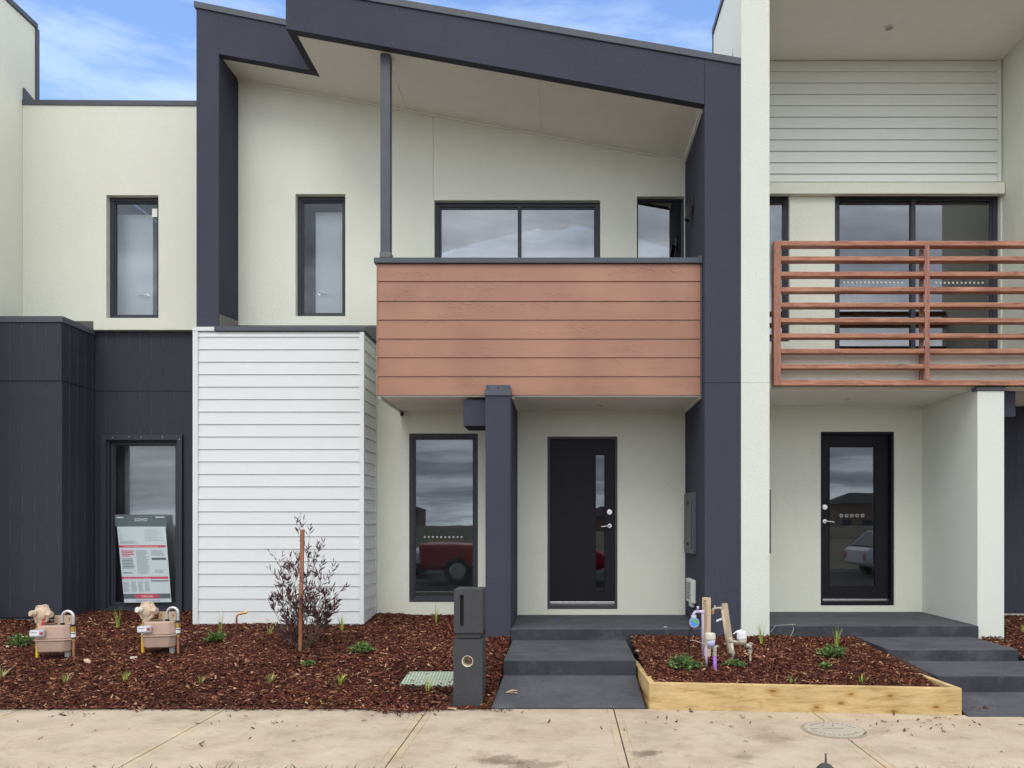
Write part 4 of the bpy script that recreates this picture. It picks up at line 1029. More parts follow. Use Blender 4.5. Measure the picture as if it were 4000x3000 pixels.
MB().tube([P_(522, 1095), P_(522, 1112), P_(522, 1113), P_(522, 1143)], [.020, .020, .017, .018], 10).build('union_nut', M_wbrass, for_pur)
MB().tube([P_(522, 1143), (P_(524, 1400)[0], Yp-.02, .18)], .0165, 14).build('purple_pipe', M_pur, for_pur, smooth=True)
MB().tube([P_(400, 1010), P_(402, 1180), P_(403, 1310)], [.013, .013, .009], 10).build('inlet_pipe', M_lil, for_pur, smooth=True)
MB().tube([P_(405, 985), P_(370, 980), P_(300, 950), P_(230, 930), P_(170, 928)], .0022, 6).build('tie_wire', M_gcap, for_pur)
# second pair
Yb = 7.15
tb2 = thing('garden_tap', Z_(760, 1110, Yb), 'brass garden tap on a grey timber stake leaning to the left', 'tap', 'garden taps on stakes')
p_top = Vector(Z_(662, 398, Yb)); p_bot = Vector(Z_(775, 1160, Yb)); ax = (p_top-p_bot).normalized()
sx_ = Vector((1, 0, 0)); sx_ = (sx_-ax*sx_.dot(ax)).normalized(); sy_ = ax.cross(sx_)
def leanbox(p0, p1, w, d, off=Vector((0, 0, 0))):
    vs = []
    for p in (p0, p1):
        for b2 in (-d, d):
            for a2 in (-w, w): vs.append(tuple(p+sx_*a2+sy_*b2+off))
    return MB().hexa(vs)
leanbox(p_bot-ax*.15, p_top, .026, .02).build('stake', M_stakeg, tb2, bevel=.002)
B = lambda zx, zy: Z_(zx, zy, Yb-.03)
MB().tube([B(722, 1130), B(628, 480)], .0115, 12).build('riser', M_stakeg, tb2, smooth=True)
MB().tube([B(632, 478), B(615, 462), B(570, 462), B(530, 466), B(500, 480), B(492, 500)], [.013, .015, .011, .014, .013, .012], 10).tube([B(532, 462), B(528, 440), B(516, 425)], [.007, .008, .006], 8).build('tap_body', M_wbrass, tb2, smooth=True)
MB().tube([B(490, 490), B(488, 530), B(486, 532), B(484, 548)], [.018, .018, .012, .013], 8).build('hose_connector', M_brass, tb2)
tg = MB(); a0, a1 = Vector(B(640, 592)), Vector(B(545, 632)); tg.add([a0, a1, a1+Vector((0, 0, -.022)), a0+Vector((0, 0, -.02))], [(0, 1, 2, 3)])
a2 = [v+Vector((0, .0015, 0)) for v in (a0, a1, a1+Vector((0, 0, -.022)), a0+Vector((0, 0, -.02)))]; tg.add(a2, [(3, 2, 1, 0)])
tg.build('paper_tag', M_label, tb2)
wm2 = thing('water_meter', Z_(1025, 1345, 6.6), 'weathered brass water meter with white flip lid beside the leaning stake', 'water meter', 'water meters in the pine edged bed')
Yq = 6.85; Q_ = lambda zx, zy: Z_(zx, zy, Yq)
MB().tube([Q_(920, 985), Q_(918, 905)], [.038, .043], 22).build('meter_body', M_wbrass, wm2, smooth=True)
MB().tube([Q_(916, 902), Q_(914, 890), Q_(908, 822), Q_(905, 800)], [.045, .046, .044, .040], 22).build('meter_cap', M_label, wm2)
MB().hexa([Q_(*p) for p in ((785, 838), (840, 800), (790, 832), (845, 792), (905, 792), (905, 790), (905, 784), (905, 782))]).tube([Q_(788, 835), Q_(845, 798), Q_(910, 790)], [.004, .008, .014], 8).build('flip_lid', M_label, wm2)
MB().tube([Q_(745, 880), Q_(755, 940), Q_(800, 945), Q_(870, 965)], [.018, .022, .016, .019], 12).build('inlet_elbow', M_wbrass, wm2, smooth=True)
MB().tube([Q_(765, 950), Q_(790, 1170)], [.014, .009], 10).build('side_pipe', M_gcap, wm2, smooth=True)
MB().tube([Q_(950, 985), Q_(990, 1005), Q_(1030, 1010), Q_(1036, 1050)], [.02, .021, .022, .018], 12).tube([Q_(1000, 985), Q_(1030, 965), Q_(1075, 985)], [.007, .009, .007], 8).build('valve', M_wbrass, wm2, smooth=True)
MB().tube([Q_(1033, 1060), Q_(1032, 1075), Q_(1032, 1076), Q_(1032, 1115)], [.021, .021, .017, .018], 10).build('union_nut', M_wbrass, wm2)
MB().tube([Q_(1032, 1115), (Q_(1025, 1345)[0], Yq-.05, .2)], .0105, 12).build('outlet_pipe', paint_mat('brown_pipe', (.30, .23, .16), .6), wm2, smooth=True)

# copper stub beside the white bay
ct = thing('copper_pipe_stub', gpt(924, 2455, PL), 'copper pipe stub with brass end beside the white weatherboards', 'pipe')
yc = 8.38
MB().tube([(U(924, yc), yc, .3), (U(924, yc), yc, V(2412, yc)), (U(927, yc), yc, V(2403, yc)), (U(935, yc), yc, V(2399, yc))], .011, 12).build('copper_elbow', M_copper, ct, smooth=True)
MB().tube([(U(935, yc), yc, V(2399, yc)), (U(962, yc), yc, V(2392, yc)), (U(966, yc), yc, V(2391, yc))], [.014, .015, .01], 8).build('brass_tail', M_brass, ct)

tag(MB().tube([(2.20, 7.9, V(2484, 7.9)+.04), (2.26, 7.905, .462), (2.5, 8.0, .461), (U(3095, 7.95), 7.95, .462), (U(3100, 7.9), 7.9, .42), (U(3098, 7.88), 7.88, V(2465, 7.88)), (U(3085, 7.86), 7.86, .335)], .0014, 5).build('twine', M_gcap), 'loose white twine trailing over the edge of the right porch', 'twine')
tag(MB().hexa([(0, 0, 0), (.022, .004, 0), (-.003, .02, 0), (.02, .022, 0), (.004, 0, .012), (.02, .006, .010), (0, .018, .014), (.02, .02, .01)]).build('bottle_cap', paint_mat('blue_scrap', (.02, .10, .55), .4), origin=(0, 0, 0)), 'tiny blue plastic scrap lying on the middle porch', 'litter').location = (U(2182, 8.6), 8.6, .4228)
tag(MB().prism_z([(-.02, -.008), (.022, -.01), (.012, .014), (-.006, .010)], 0, .003).build('paper_scrap', M_label), 'pale torn scrap lying on the middle porch near its right end', 'litter').location = (U(2598, 8.05), 8.05, .4232)
# ================================================================== NOTICE in the left window
YN = YD-.012
def N_(zx, zy): return (U(420+zx/3.95, YN), V(1980+zy/3.95, YN))
nb_ = thing('site_notice', (*[N_(560, 1475)[0]], YN, N_(560, 1475)[1]), 'white site safety notice with red bars leaning inside a clear sleeve in the window', 'notice')
def quad(mb, pts, y, th=.0012):
    p = [N_(*q) for q in pts]
    mb.prism_y([p[3], p[2], p[1], p[0]], y, y+th)
M_paper = paint_mat('notice_paper', (.56, .64, .67), .5, .02); M_nred = paint_mat('notice_red', (.55, .07, .12), .5, .05)
M_ndk = paint_mat('notice_slate', (.11, .14, .155), .5); M_ngrey = paint_mat('notice_print', (.27, .31, .34), .6)
def lerp(a, b, t): return (a[0]+(b[0]-a[0])*t, a[1]+(b[1]-a[1])*t)
CT = ((145, 305), (893, 305), (985, 1470), (258, 1478))          # paper corners in the close view
def pp(u, v): return lerp(lerp(CT[0], CT[1], u), lerp(CT[3], CT[2], u), v)
def sub(mb, u0, u1, v0, v1, y): quad(mb, [pp(u0, v0), pp(u1, v0), pp(u1, v1), pp(u0, v1)], y)
m = MB(); quad(m, [(108, 118), (908, 118), (922, 304), (122, 304)], YN+.003); m.build('sleeve', M_ndk, nb_)
m = MB(); quad(m, list(CT), YN+.0015); pa = m.build('paper', M_paper, nb_)
m = MB(); sub(m, .0, .97, .245, .275, YN); sub(m, .0, .975, .66, .69, YN); m.build('red_bar', M_nred, pa)
m = MB(); sub(m, .66, .96, .41, .44, YN); sub(m, .61, .975, .71, .725, YN); sub(m, .0, .99, .885, .95, YN); m.build('slate_bar', M_ndk, pa)
m = MB(); c = pp(.5, .917); e = [(c[0]+205*math.cos(a), c[1]+36*math.sin(a)) for a in [2*PI*k/28 for k in range(28)]]
m.prism_y([N_(*q) for q in reversed(e)], YN-.0012, YN-.0002); m.build('red_oval', M_nred, pa)
rd2 = random.Random(3)
m = MB()
def lines_(u0, u1, v0, v1, n, wv=.35):
    for k in range(n):
        v = v0+(v1-v0)*k/n; uu = u0+(u1-u0)*rd2.uniform(.7, 1)
        sub(m, u0, uu, v, v+(v1-v0)/n*wv, YN)
lines_(.34, .62, .31, .63, 26); lines_(.66, .93, .31, .39, 6); lines_(.02, .15, .73, .86, 10); lines_(.18, .3, .72, .86, 14); lines_(.33, .44, .72, .86, 14); lines_(.47, .58, .72, .86, 14)
lines_(.03, .45, .19, .23, 3); lines_(.56, .93, .03, .20, 9, .2); lines_(.7, .92, .57, .62, 3)
m.build('small_print', M_ngrey, pa)
m = MB(); lines_(.04, .3, .42, .56, 7, .45); lines_(.03, .25, .60, .62, 2, .5); m.build('bold_print', M_ndk, pa)
m = MB()
for k, (t, u) in enumerate((('IN AN EMERGENCY', .27), ('CALL THE SITE', .24), ('SUPERVISOR', .26), ('SAFETY', .17))): sub(m, .04, .04+u, .315+.022*k, .327+.022*k, YN)
m.build('red_print', M_nred, pa)
m = MB(); lines_(.3, .3, .1, .1, 1)
for k, lb_ in enumerate(('Lot', 'Street', 'Suburb')): 
    q = N_(*pp(.03, .06+.052*k)); textgeo(m, lb_, .014, (q[0], YN, q[1]), (1, 0, 0), (0, 0, 1), 'LEFT')
m.build('form_text', M_ndk, pa)
m = MB(); q = N_(515, 222); textgeo(m, 'SOHO', .058, (q[0], YN, q[1]), (1, 0, 0), (0, 0, 1))
quad(m, [(138, 156), (242, 154), (242, 170), (138, 172)], YN+.0005); quad(m, [(738, 152), (876, 151), (876, 164), (738, 166)], YN+.0005)
m.build('title_lettering', paint_mat('title_white', (.7, .72, .72), .5), nb_)
m = MB(); q = N_(*pp(.5, .933)); textgeo(m, 'DANGER', .036, (q[0], YN-.0015, q[1]), (1, 0, 0), (0, 0, 1)); 
q = N_(*pp(.46, .272)); textgeo(m, 'SITE SAFETY EMERGENCY EVACUATION PLAN', .0245, (q[0], YN-.0005, q[1]), (1, 0, 0), (0, 0, 1), squash=.86)
q = N_(*pp(.03, .688)); textgeo(m, 'EMERGENCY CONTACT NUMBERS', .022, (q[0], YN-.0005, q[1]), (1, 0, 0), (0, 0, 1), 'LEFT')
m.build('pale_lettering', paint_mat('pale_pink_print', (.72, .62, .6), .5), pa)
m = MB(); q = N_(*pp(.5, .99)); textgeo(m, 'CONSTRUCTION SITE', .032, (q[0], YN, q[1]), (1, 0, 0), (0, 0, 1)); m.build('site_lettering', paint_mat('purple_print', (.16, .09, .25), .5), pa)

# ================================================================== PLANTS
def green_mat(name, c0, c1, c2):
    m, nt, b = newmat(name); g = node(nt, 'ShaderNodeNewGeometry')
    c = ramp(nt, g.outputs['Random Per Island'], [(0, c0), (.5, c1), (1, c2)])
    nt.links.new(c, b.inputs['Base Color']); b.inputs['Roughness'].default_value = .5
    b.inputs['Subsurface Weight'].default_value = 0
    return m
M_strap = green_mat('strap_leaf', (.12, .18, .03), (.27, .36, .06), (.50, .52, .12))
M_strapd = green_mat('strap_leaf_dull', (.16, .17, .05), (.27, .30, .08), (.44, .44, .17))
M_cover = green_mat('ground_cover_leaf', (.04, .085, .02), (.095, .175, .038), (.21, .32, .08))
M_hop = green_mat('purple_leaf', (.028, .015, .016), (.065, .028, .032), (.17, .060, .062))
M_twig = paint_mat('purple_twig', (.10, .085, .07), .7, .2)
def leafq(mb, p, d, L, w, up=None, rd=random):
    d = d.normalized(); a = Vector((rd.gauss(0, 1), rd.gauss(0, 1), rd.gauss(0, 1))); s = d.cross(a).normalized()
    n = s.cross(d)
    m1 = p+d*L*.35+n*L*.04; m2 = p+d*L*.7+n*L*.03; e = p+d*L-n*L*.06
    mb.add([p, m1-s*w, m1+s*w, m2-s*w*.75, m2+s*w*.75, e], [(0, 1, 2), (1, 3, 4, 2), (3, 5, 4)])
def strap(px, py, prof, h, n, label, mat=M_strap, seed=0, spread=.35):
    rd = random.Random(seed+px); b = gpt(px, py, prof); m = MB()
    for k in range(n):
        a = rd.uniform(0, 2*PI); lean = rd.uniform(.03, spread); L = h*rd.uniform(.5, 1.0)
        o = Vector((b[0]+math.cos(a)*rd.uniform(0, .018), b[1]+math.sin(a)*rd.uniform(0, .018), b[2]-.02)); w = rd.uniform(.003, .0058); L *= 1.12
        s = Vector((-math.sin(a+.5), math.cos(a+.5), 0))*w; pv = []
        for i in range(6):
            t = i/5; q = o+Vector((math.cos(a)*lean*L*t*t*1.3, math.sin(a)*lean*L*t*t*1.3, L*(t-.18*lean*t*t)))
            ww = s*(1-.85*t**2); pv += [q-ww, q+ww]
        m.add(pv, [(2*i, 2*i+1, 2*i+3, 2*i+2) for i in range(5)])
    o = m.build('strappy_plant', mat, origin=Vector(b)); tag(o, label, 'plant', 'young strappy leaved plants in the mulch'); return o
def cover(px, py, prof, r, n, label, seed=0, hgt=.6, mat=M_cover):
    rd = random.Random(seed+px); b = gpt(px, py, prof); t = thing('ground_cover_plant', b, label, 'plant', 'low leafy shrubs in the mulch')
    lf = MB(); stt = MB(); bo = Vector(b)+Vector((0, 0, .012)); r *= 1.3; hgt *= 1.25
    for k in range(n):
        a = rd.uniform(0, 2*PI); el = rd.uniform(.05, 1.2); rr_ = r*rd.uniform(.45, 1.08)
        d = Vector((math.cos(a)*math.cos(el), math.sin(a)*math.cos(el)*.8, math.sin(el)*hgt)); e = bo+d*rr_
        mid = bo+d*rr_*.5+Vector((0, 0, .012)); stt.tube([bo, mid, e], [.002, .0016, .001], 4, False)
        for j in range(9):
            tt = rd.uniform(.35, 1.05); q = bo+(mid-bo)*2*tt if tt < .5 else mid+(e-mid)*(tt-.5)*2
            dd_ = (d+Vector((rd.gauss(0, .7), rd.gauss(0, .7), rd.gauss(.3, .5)))).normalized()
            leafq(lf, q, dd_, rd.uniform(.018, .036), rd.uniform(.0045, .008), rd=rd)
    stt.build('stem', M_twig, t); lf.build('foliage', mat, t); return t
cover(88, 2525, PL, .13, 70, 'dark green leafy shrub left of the first gas meter', 1)
cover(845, 2510, PL, .10, 75, 'bright green low shrub in front of the white weatherboards', 2)
cover(1412, 2555, PL, .105, 85, 'compact green shrub at the right of the purple bush', 3)
cover(1208, 2602, PL, .055, 24, 'tiny flat green plant in front of the purple bush', 4, .3)
cover(2672, 2612, PB, .15, 95, 'spreading leafy shrub below the lilac tap', 5, .5)
cover(2868, 2606, PB, .075, 34, 'small feathery green plant between the two water meters', 6, .45)
cover(3252, 2570, PB, .125, 80, 'leafy shrub under a tall strappy tuft in the pine edged bed', 7)
cover(3222, 2608, PB, .05, 18, 'tiny green seedling below the leafy shrub in the pine edged bed', 8, .4)
S = [(461, 2454, PL, .27, 9, 'green tuft with one tall seed stalk between the gas meters', M_strap), (862, 2470, PL, .28, 8, 'tall thin tuft rising behind the low shrub near the copper pipe', M_strap),
 (1050, 2485, PL, .18, 9, 'yellowish tuft at the foot of the purple bush', M_strapd), (1337, 2467, PL, .24, 12, 'green tuft near the corner of the white bay', M_strap),
 (1702, 2442, PL, .25, 9, 'slender tuft under the front window behind the letterbox', M_strap), (256, 2665, PL, .10, 26, 'small grassy tuft in front of the first gas meter', M_strapd),
 (490, 2665, PL, .11, 24, 'small green grassy tuft in front of the second gas meter', M_strap), (785, 2672, PL, .10, 20, 'small grassy tuft below the bright low shrub', M_strapd),
 (1055, 2668, PL, .12, 26, 'grassy tuft in front of the purple bush stake', M_strapd), (1328, 2670, PL, .13, 28, 'bright grassy tuft left of the metal pit lid', M_strap),
 (1672, 2700, PL, .17, 10, 'thin green tuft growing at the pit lid edge', M_strap), (8, 2650, PL, .13, 22, 'yellow green tuft at the far left of the mulch', M_strapd),
 (2974, 2518, PB, .27, 13, 'upright green tuft in front of the cream blade wall', M_strap), (3268, 2522, PB, .24, 18, 'fan shaped green tuft behind the leafy shrub in the pine edged bed', M_strap),
 (3095, 2668, PB, .09, 14, 'short grassy tuft behind the front sleeper near the middle', M_strapd), (3368, 2672, PB, .12, 16, 'short green tuft behind the front sleeper near its right end', M_strap),
 (3998, 2470, PR, .14, 18, 'green tuft at the right edge beside the cream pillar', M_strap)]
for i, (px, py, pr, h, n, lb2, mt) in enumerate(S): strap(px, py, pr, h, n, lb2, mt, seed=i*3, spread=.22 if h > .2 else .55)
# purple bush with its stake
sb = gpt(1172, 2544, PL)
hb = thing('purple_shrub', (sb[0], sb[1]+.06, sb[2]), 'young purple leaved shrub with fine twigs beside a timber stake', 'shrub')
rd = random.Random(21); lf = MB(); tw = MB(); base = Vector((sb[0]+.01, sb[1]+.07, sb[2]-.02))
def branch(p, d, L, r, lvl, jit=.10):
    pts = [p]; q = p.copy(); dd_ = d.normalized(); n = 6
    for i in range(n):
        dd_ = (dd_+Vector((rd.gauss(0, jit), rd.gauss(0, jit), rd.gauss(.05, jit*.6)))).normalized(); q = q+dd_*L/n; pts.append(q.copy())
    tw.tube(pts, [r*(1-.7*i/n) for i in range(n+1)], 5, False)
    if lvl < 2:
        for k in range(5 if lvl == 0 else 2):
            t = rd.uniform(.3, .95); i = min(n-1, int(t*n)); bp_ = pts[i]
            a = rd.uniform(0, 2*PI); side = Vector((math.cos(a), math.sin(a)*.8, rd.uniform(.1, .6)))
            branch(bp_, (pts[i+1]-pts[i]).normalized()*.7+side*.7, L*rd.uniform(.24, .40), r*.55, lvl+1, .12)
    for k in range(4 if lvl == 0 else 6):
        t = rd.uniform(.35 if lvl == 0 else .1, 1); i = min(n-1, int(t*n)); fr = t*n-i; o = pts[i].lerp(pts[i+1], min(1, fr))
        ax_ = (pts[i+1]-pts[i]).normalized(); a = rd.uniform(0, 2*PI); side = Vector((math.cos(a), math.sin(a), rd.gauss(.1, .4)))
        leafq(lf, o, ax_*.9+side*.6, rd.uniform(.042, .082), rd.uniform(.0048, .0082), rd=rd)
    leafq(lf, pts[-1], dd_, rd.uniform(.04, .07), .004, rd=rd)
for dx_, dy_, L_ in ((.06, 0, 1.22), (.16, .05, 1.0), (-.10, .02, .98), (-.22, 0, .92), (.30, .05, .90), (-.38, .1, .80), (.42, -.1, .80), (-.62, 0, .70), (.62, .05, .72),
                     (-.85, .1, .60), (.85, -.05, .58), (-.3, .3, .7), (.25, -.3, .72), (-1.0, -.2, .46), (.95, .2, .44), (-.55, -.25, .62), (.5, .3, .6)):
    branch(base+Vector((rd.uniform(-.012, .012), rd.uniform(-.01, .01), 0)), Vector((dx_, dy_, 1.0)), L_, .0038, 0, .055)
tw.build('branches', M_twig, hb); lf.build('foliage', M_hop, hb)
st = thing('plant_stake', sb, 'brown hardwood stake standing in the purple shrub', 'stake')
MB().hexa([(sb[0]-.016, sb[1]-.012, sb[2]-.1), (sb[0]+.014, sb[1]-.012, sb[2]-.1), (sb[0]-.016, sb[1]+.012, sb[2]-.1), (sb[0]+.014, sb[1]+.012, sb[2]-.1)]+[(x, y, V(2068, sb[1])) for y in (sb[1]-.012, sb[1]+.012) for x in (U(1174, sb[1]), U(1189, sb[1]))]).build('stake_shaft', M_stake, st, bevel=.002)
MB().tube([(sb[0]-.04, sb[1]-.01, sb[2]+.45), (sb[0], sb[1]-.02, sb[2]+.44), (sb[0]+.05, sb[1]+.06, sb[2]+.43)], .004, 6).build('tie', M_blackrub, st)

# stones and litter
def rock(px, py, prof, r, label, mat, nm='stone', sq=(1, .8, .5), cat='stone'):
    b = gpt(px, py, prof); rd = random.Random(px)
    bm = bmesh.new(); bmesh.ops.create_icosphere(bm, subdivisions=2, radius=r)
    for v in bm.verts:
        v.co *= 1+rd.uniform(-.13, .13); v.co.x *= sq[0]; v.co.y *= sq[1]; v.co.z *= sq[2]
    me = bpy.data.meshes.new(nm); bm.to_mesh(me); bm.free(); me.materials.append(mat)
    o = bpy.data.objects.new(nm, me); COL.objects.link(o); o.location = (b[0], b[1], b[2]+r*sq[2]*.75); tag(o, label, cat); return o
M_stone = render_mat('pale_stone', (.62, .56, .44), .15, .5); M_stonep = render_mat('pinkish_stone', (.56, .40, .30), .15, .5)
o = rock(342, 2592, PL, .034, 'tapering pinkish stone lying right of the first gas meter', M_stonep, sq=(1.3, .8, .6)); o.rotation_euler = (0, .3, -.5)
rock(28, 2530, PL, .024, 'white pebble left of the dark green shrub', M_stone, sq=(1.2, .9, .6))
b = gpt(522, 2578, PL)
o = MB().box(-.03, .03, -.02, .02, -.008, .032).build('rubble_block', M_stone, bevel=.006); o.location = b; o.rotation_euler = (.05, .08, .2); tag(o, 'small white rubble block beside the yellow riser of the second gas meter', 'rubble')
b = gpt(68, 2495, PL)
o = MB().prism_z([(-.055, -.02), (.05, -.012), (.06, .018), (-.02, .03)], .0, .006).build('scrap_sheet', M_label); o.location = (b[0], b[1], b[2]+.012); o.rotation_euler = (.12, -.05, .1); tag(o, 'white scrap of sheet lying behind the dark green shrub', 'litter')
bpos = (U(2000, 6.42), 6.42, .085)
o = MB().tube([(-.05, -.01, 0), (0, .02, .012), (.045, .03, .008)], [.006, .009, .004], 6).tube([(-.02, -.005, 0), (.01, -.03, .006), (.05, -.035, .004)], .004, 6).build('bark_strip', render_mat('pale_bark', (.52, .40, .28), .2)); o.location = bpos; tag(o, 'pale curl of bark lying on the dark ramp', 'bark')

# ================================================================== ACROSS THE STREET (seen in the window reflections)
def car(loc, paint, label, L, kind):
    t = thing('pickup_truck' if kind == 'ute' else 'parked_car', loc, label, 'pickup truck' if kind == 'ute' else 'car'); X, Y, Z = loc
    T = Matrix.Translation(loc); W = .92
    if kind == 'ute':
        low = [(-2.6, .45, 1.12), (-2.55, .42, 1.14), (-.9, .4, 1.13), (-.85, .38, 1.08), (.75, .38, 1.08), (1.2, .4, 1.06), (2.3, .42, .98), (2.6, .5, .8)]
        cab = [(-.85, 1.08, 1.15), (-.75, 1.08, 1.74), (.35, 1.08, 1.78), (1.15, 1.07, 1.1)]
    else:
        low = [(-2.1, .45, .85), (-2.0, .35, .95), (-1.0, .32, .98), (.8, .32, .95), (1.6, .34, .84), (2.1, .42, .62)]
        cab = [(-1.85, .95, 1.0), (-1.4, .96, 1.42), (.0, .97, 1.48), (.95, .94, 1.0)]
    m = MB(); n = len(low)
    prof = lambda zl, zh: [(-W*.9, zl), (-W, zl+.12), (-W, (zl+zh)/2), (-W*.97, zh-.06), (-W*.9, zh), (W*.9, zh), (W*.97, zh-.06), (W, (zl+zh)/2), (W, zl+.12), (W*.9, zl)]
    vs = []; 
    for x, a, b2 in low: vs += [(x, yy, zz_) for yy, zz_ in prof(a, b2)]
    fs_ = [(i*10+k, i*10+(k+1) % 10, (i+1)*10+(k+1) % 10, (i+1)*10+k) for i in range(n-1) for k in range(10)]+[tuple(range(10)), tuple(range((n-1)*10, n*10))]
    m.add(vs, fs_); bo = m.build('body', paint, t, bevel=.03, xf=T)
    g = MB(); vs = []
    for x, a, b2 in cab:
        iw_ = .80 if b2 > 1.3 else .88
        vs += [(x, -.9, a), (x, -iw_*.9, b2), (x, iw_*.9, b2), (x, .9, a)]
    g.add(vs, [(i*4+k, i*4+(k+1) % 4, (i+1)*4+(k+1) % 4, (i+1)*4+k) for i in range(len(cab)-1) for k in range(4)]+[(0, 1, 2, 3), tuple(range(len(vs)-4, len(vs)))])
    gl = g.build('cabin_glass', M_carglass, t, xf=T)
    rf = cab[1:3]; MB().box(rf[0][0], rf[1][0], -.74, .74, rf[0][2]-.01, rf[0][2]+.04).build('roof', paint, t, bevel=.02, xf=T)
    pil = MB()
    for s in (-1, 1):
        for i in range(3):
            (xa, za, ha), (xb, zb2, hb2) = cab[i], cab[i+1]
            pil.tube([(cab[i][0], s*(.82 if i == 0 else .735), ha), (cab[i+1][0], s*(.735 if i < 2 else .82), hb2)], .03, 6)
        pil.tube([(-.15, s*.92, 1.0), (-.15, s*.74, cab[1][2])], .035, 6)
    pil.build('pillars', paint, gl, xf=T)
    for wx in ((-1.55, 1.65) if kind == 'ute' else (-1.3, 1.3)):
        for s in (-1, 1):
            r = .38 if kind == 'ute' else .32
            wv = MB().tube([(wx, s*.72, r), (wx, s*.76, r), (wx, s*.92, r), (wx, s*.95, r)], [r*.9, r, r, r*.92], 24).build('wheel', M_blackrub, t, xf=T)
            MB().tube([(wx, s*.951, r), (wx, s*.965, r)], [r*.62, r*.5], 20).build('rim', M_silver, wv, xf=T)
    for s in (-1, 1): MB().box(low[-1][0]-.12, low[-1][0]+.015, s*.62, s*.86, low[-1][2]-.22, low[-1][2]-.06).build('headlight', M_label, t, bevel=.01, xf=T)
    for s in (-1, 1): MB().box(low[0][0]-.02, low[0][0]+.02, s*.76, s*.88, low[0][2]-.3, low[0][2]-.08).build('tail_light', M_red, t, bevel=.008, xf=T)
    return t
M_carglass = paint_mat('car_glass', (.02, .022, .025), .08, .05, .6)
M_redcar = paint_mat('red_car_paint', (.42, .012, .03), .25, .04, .6); M_whitecar = paint_mat('white_car_paint', (.72, .72, .73), .25, .02, .6)
car((-1.4, -2.9, -.16), M_redcar, 'red utility truck parked on the road facing the houses, seen only in the window reflections', 5.2, 'ute')
car((-6.2, -5.6, -.16), M_whitecar, 'white hatchback at the far kerb reflected at the left of the front window', 4.2, 'car')
car((11.6, -5.6, -.16), M_whitecar, 'white hatchback on the near side reflected in the right hand glazed door', 4.2, 'car')
M_brick = render_mat('far_brick', (.30, .19, .14), .15, .3); M_tile = render_mat('far_roof', (.07, .07, .075), .1, .3)
far = [(-52, -215, 13, 5.6, 'two storey brick house far across the street, left of the gap'), (-12, -150, 12, 3.0, 'low far house with a dark hip roof near the middle'), (10, -140, 13, 3.0, 'low far house with a wide hip roof right of the middle'),
       (34, -115, 14, 3.0, 'far house at the right with a broad dark roof'), (-62, -130, 15, 3.0, 'farthest left low brick house across the field'), (60, -125, 15, 5.4, 'two storey far house at the right end of the row')]
for fx, fy, w_, h_, lb3 in far:
    t = thing('far_house', (fx, fy, -.1), lb3, 'house', 'houses across the field')
    MB().box(fx-w_/2, fx+w_/2, fy-9, fy, -.1, h_).build('wall', M_brick, t)
    e = .6; x0, x1, y0, y1 = fx-w_/2-e, fx+w_/2+e, fy-9-e, fy+e; rz = h_+2.3
    MB().add([(x0, y0, h_), (x1, y0, h_), (x1, y1, h_), (x0, y1, h_), (x0+5, (y0+y1)/2, rz), (x1-5, (y0+y1)/2, rz)], [(0, 1, 5, 4), (2, 3, 4, 5), (1, 2, 5), (3, 0, 4), (3, 2, 1, 0)]).build('roof', M_tile, t)
    for k in range(3): MB().box(fx-w_/2+1.5+k*4, fx-w_/2+3.2+k*4, fy, fy+.06, .9, 2.2).build('window', M_alu, t)
fn = MB().box(-70, -3, -60.05, -60, -.1, 1.3).box(6, 70, -60.05, -60, -.1, 1.3); tag(fn.build('paling_fence', M_stakeg), 'long weathered timber fence across the field', 'fence')

# ================================================================== SKY, SUN, CAMERA
w = bpy.data.worlds.new('World'); scene.world = w; w.use_nodes = True; nt = w.node_tree; nt.nodes.clear()
out = node(nt, 'ShaderNodeOutputWorld'); bg = node(nt, 'ShaderNodeBackground')
sk = node(nt, 'ShaderNodeTexSky', sky_type='NISHITA'); sk.sun_disc = False
SUN_EL, SUN_AZ = math.radians(52), math.radians(192)      # azimuth measured from +Y towards +X
sk.sun_elevation = SUN_EL; sk.sun_rotation = SUN_AZ; sk.ozone_density = 2.5; sk.air_density = 1.0; sk.dust_density = .4
tc = node(nt, 'ShaderNodeTexCoord'); sp = node(nt, 'ShaderNodeSeparateXYZ'); nt.links.new(tc.outputs['Generated'], sp.inputs[0])
# project directions on a cloud layer
zc = math_(nt, 'ADD', math_(nt, 'MAXIMUM', sp.outputs[2], 0.0), .14)
cx = node(nt, 'ShaderNodeCombineXYZ'); nt.links.new(math_(nt, 'DIVIDE', sp.outputs[0], zc), cx.inputs[0]); nt.links.new(math_(nt, 'DIVIDE', sp.outputs[1], zc), cx.inputs[1])
mp = node(nt, 'ShaderNodeMapping'); mp.inputs['Scale'].default_value = (.8, 1.5, 1); nt.links.new(cx.outputs[0], mp.inputs[0])
cl1 = noise(nt, mp.outputs[0], 1.1, 8, .58)
heavy = ramp(nt, cl1, [(.30, (2.6, 2.8, 3.2)), (.46, (4.6, 4.9, 5.4)), (.58, (8.2, 8.5, 9.0)), (.74, (12.5, 12.7, 12.9))])
lift = ramp(nt, sp.outputs[2], [(.0, (2.1, 2.1, 2.1)), (.05, (1.25, 1.26, 1.29)), (.22, (1.30, 1.30, 1.32)), (.40, (1.55, 1.55, 1.55))])
heavy = mixc(nt, 1.0, heavy, lift, 'MULTIPLY')
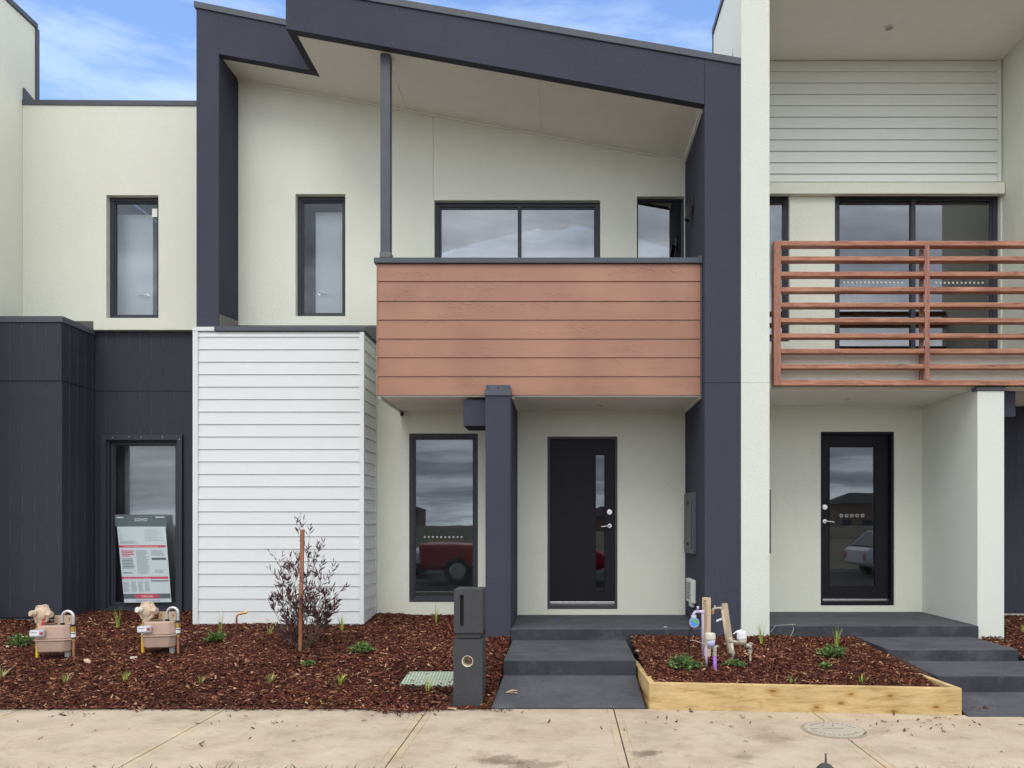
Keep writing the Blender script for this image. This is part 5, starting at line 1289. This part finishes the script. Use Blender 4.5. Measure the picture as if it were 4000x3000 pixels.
heavy = mixc(nt, ramp(nt, sp.outputs[2], [(.38, (0, 0, 0)), (.70, (1, 1, 1))]), heavy, (10.2, 10.3, 10.3))
mp2 = node(nt, 'ShaderNodeMapping'); mp2.inputs['Scale'].default_value = (1.3, 3.0, 7.5); mp2.inputs['Rotation'].default_value = (0, -.22, 0); nt.links.new(tc.outputs['Generated'], mp2.inputs[0])
wsp = noise(nt, mp2.outputs[0], 2.3, 9, .60)
wm = ramp(nt, wsp, [(.42, (0, 0, 0)), (.56, (.36, .36, .36)), (.76, (.70, .70, .70))])
tint = mixc(nt, 1.0, sk.outputs[0], (1.75, 1.80, 1.95), 'MULTIPLY')
front = mixc(nt, wm, tint, (5.2, 6.2, 7.4))
cov = ramp(nt, sp.outputs[1], [(.50, (1, 1, 1)), (.68, (0, 0, 0))])
allc = mixc(nt, cov, front, heavy)
nt.links.new(allc, bg.inputs['Color']); bg.inputs['Strength'].default_value = .113
nt.links.new(bg.outputs[0], out.inputs['Surface'])
sl_ = bpy.data.lights.new('sun', 'SUN'); sl_.energy = .8; sl_.angle = math.radians(30); sl_.color = (1, .96, .90)
so_ = bpy.data.objects.new('sun', sl_); COL.objects.link(so_)
d = Vector((math.sin(SUN_AZ)*math.cos(SUN_EL), math.cos(SUN_AZ)*math.cos(SUN_EL), math.sin(SUN_EL)))
so_.rotation_euler = (-d).to_track_quat('-Z', 'Y').to_euler()
cam = bpy.data.cameras.new('camera'); cam.sensor_width = 36; cam.lens = 36*F/4000; cam.shift_x = -(HX-2000)/4000; cam.shift_y = (HY-1500)/4000
cam.clip_end = 1000; cam.clip_start = .05
co = bpy.data.objects.new('camera', cam); COL.objects.link(co); co.location = (0, 0, EYE); co.rotation_euler = (PI/2, 0, 0)
scene.camera = co
scene.view_settings.view_transform = 'Standard'; scene.view_settings.look = 'None'; scene.view_settings.gamma = 1
scene.view_settings.exposure = 0.54
scene.render.engine = 'CYCLES'
scene.cycles.max_bounces = 8; scene.cycles.diffuse_bounces = 4; scene.cycles.transparent_max_bounces = 12
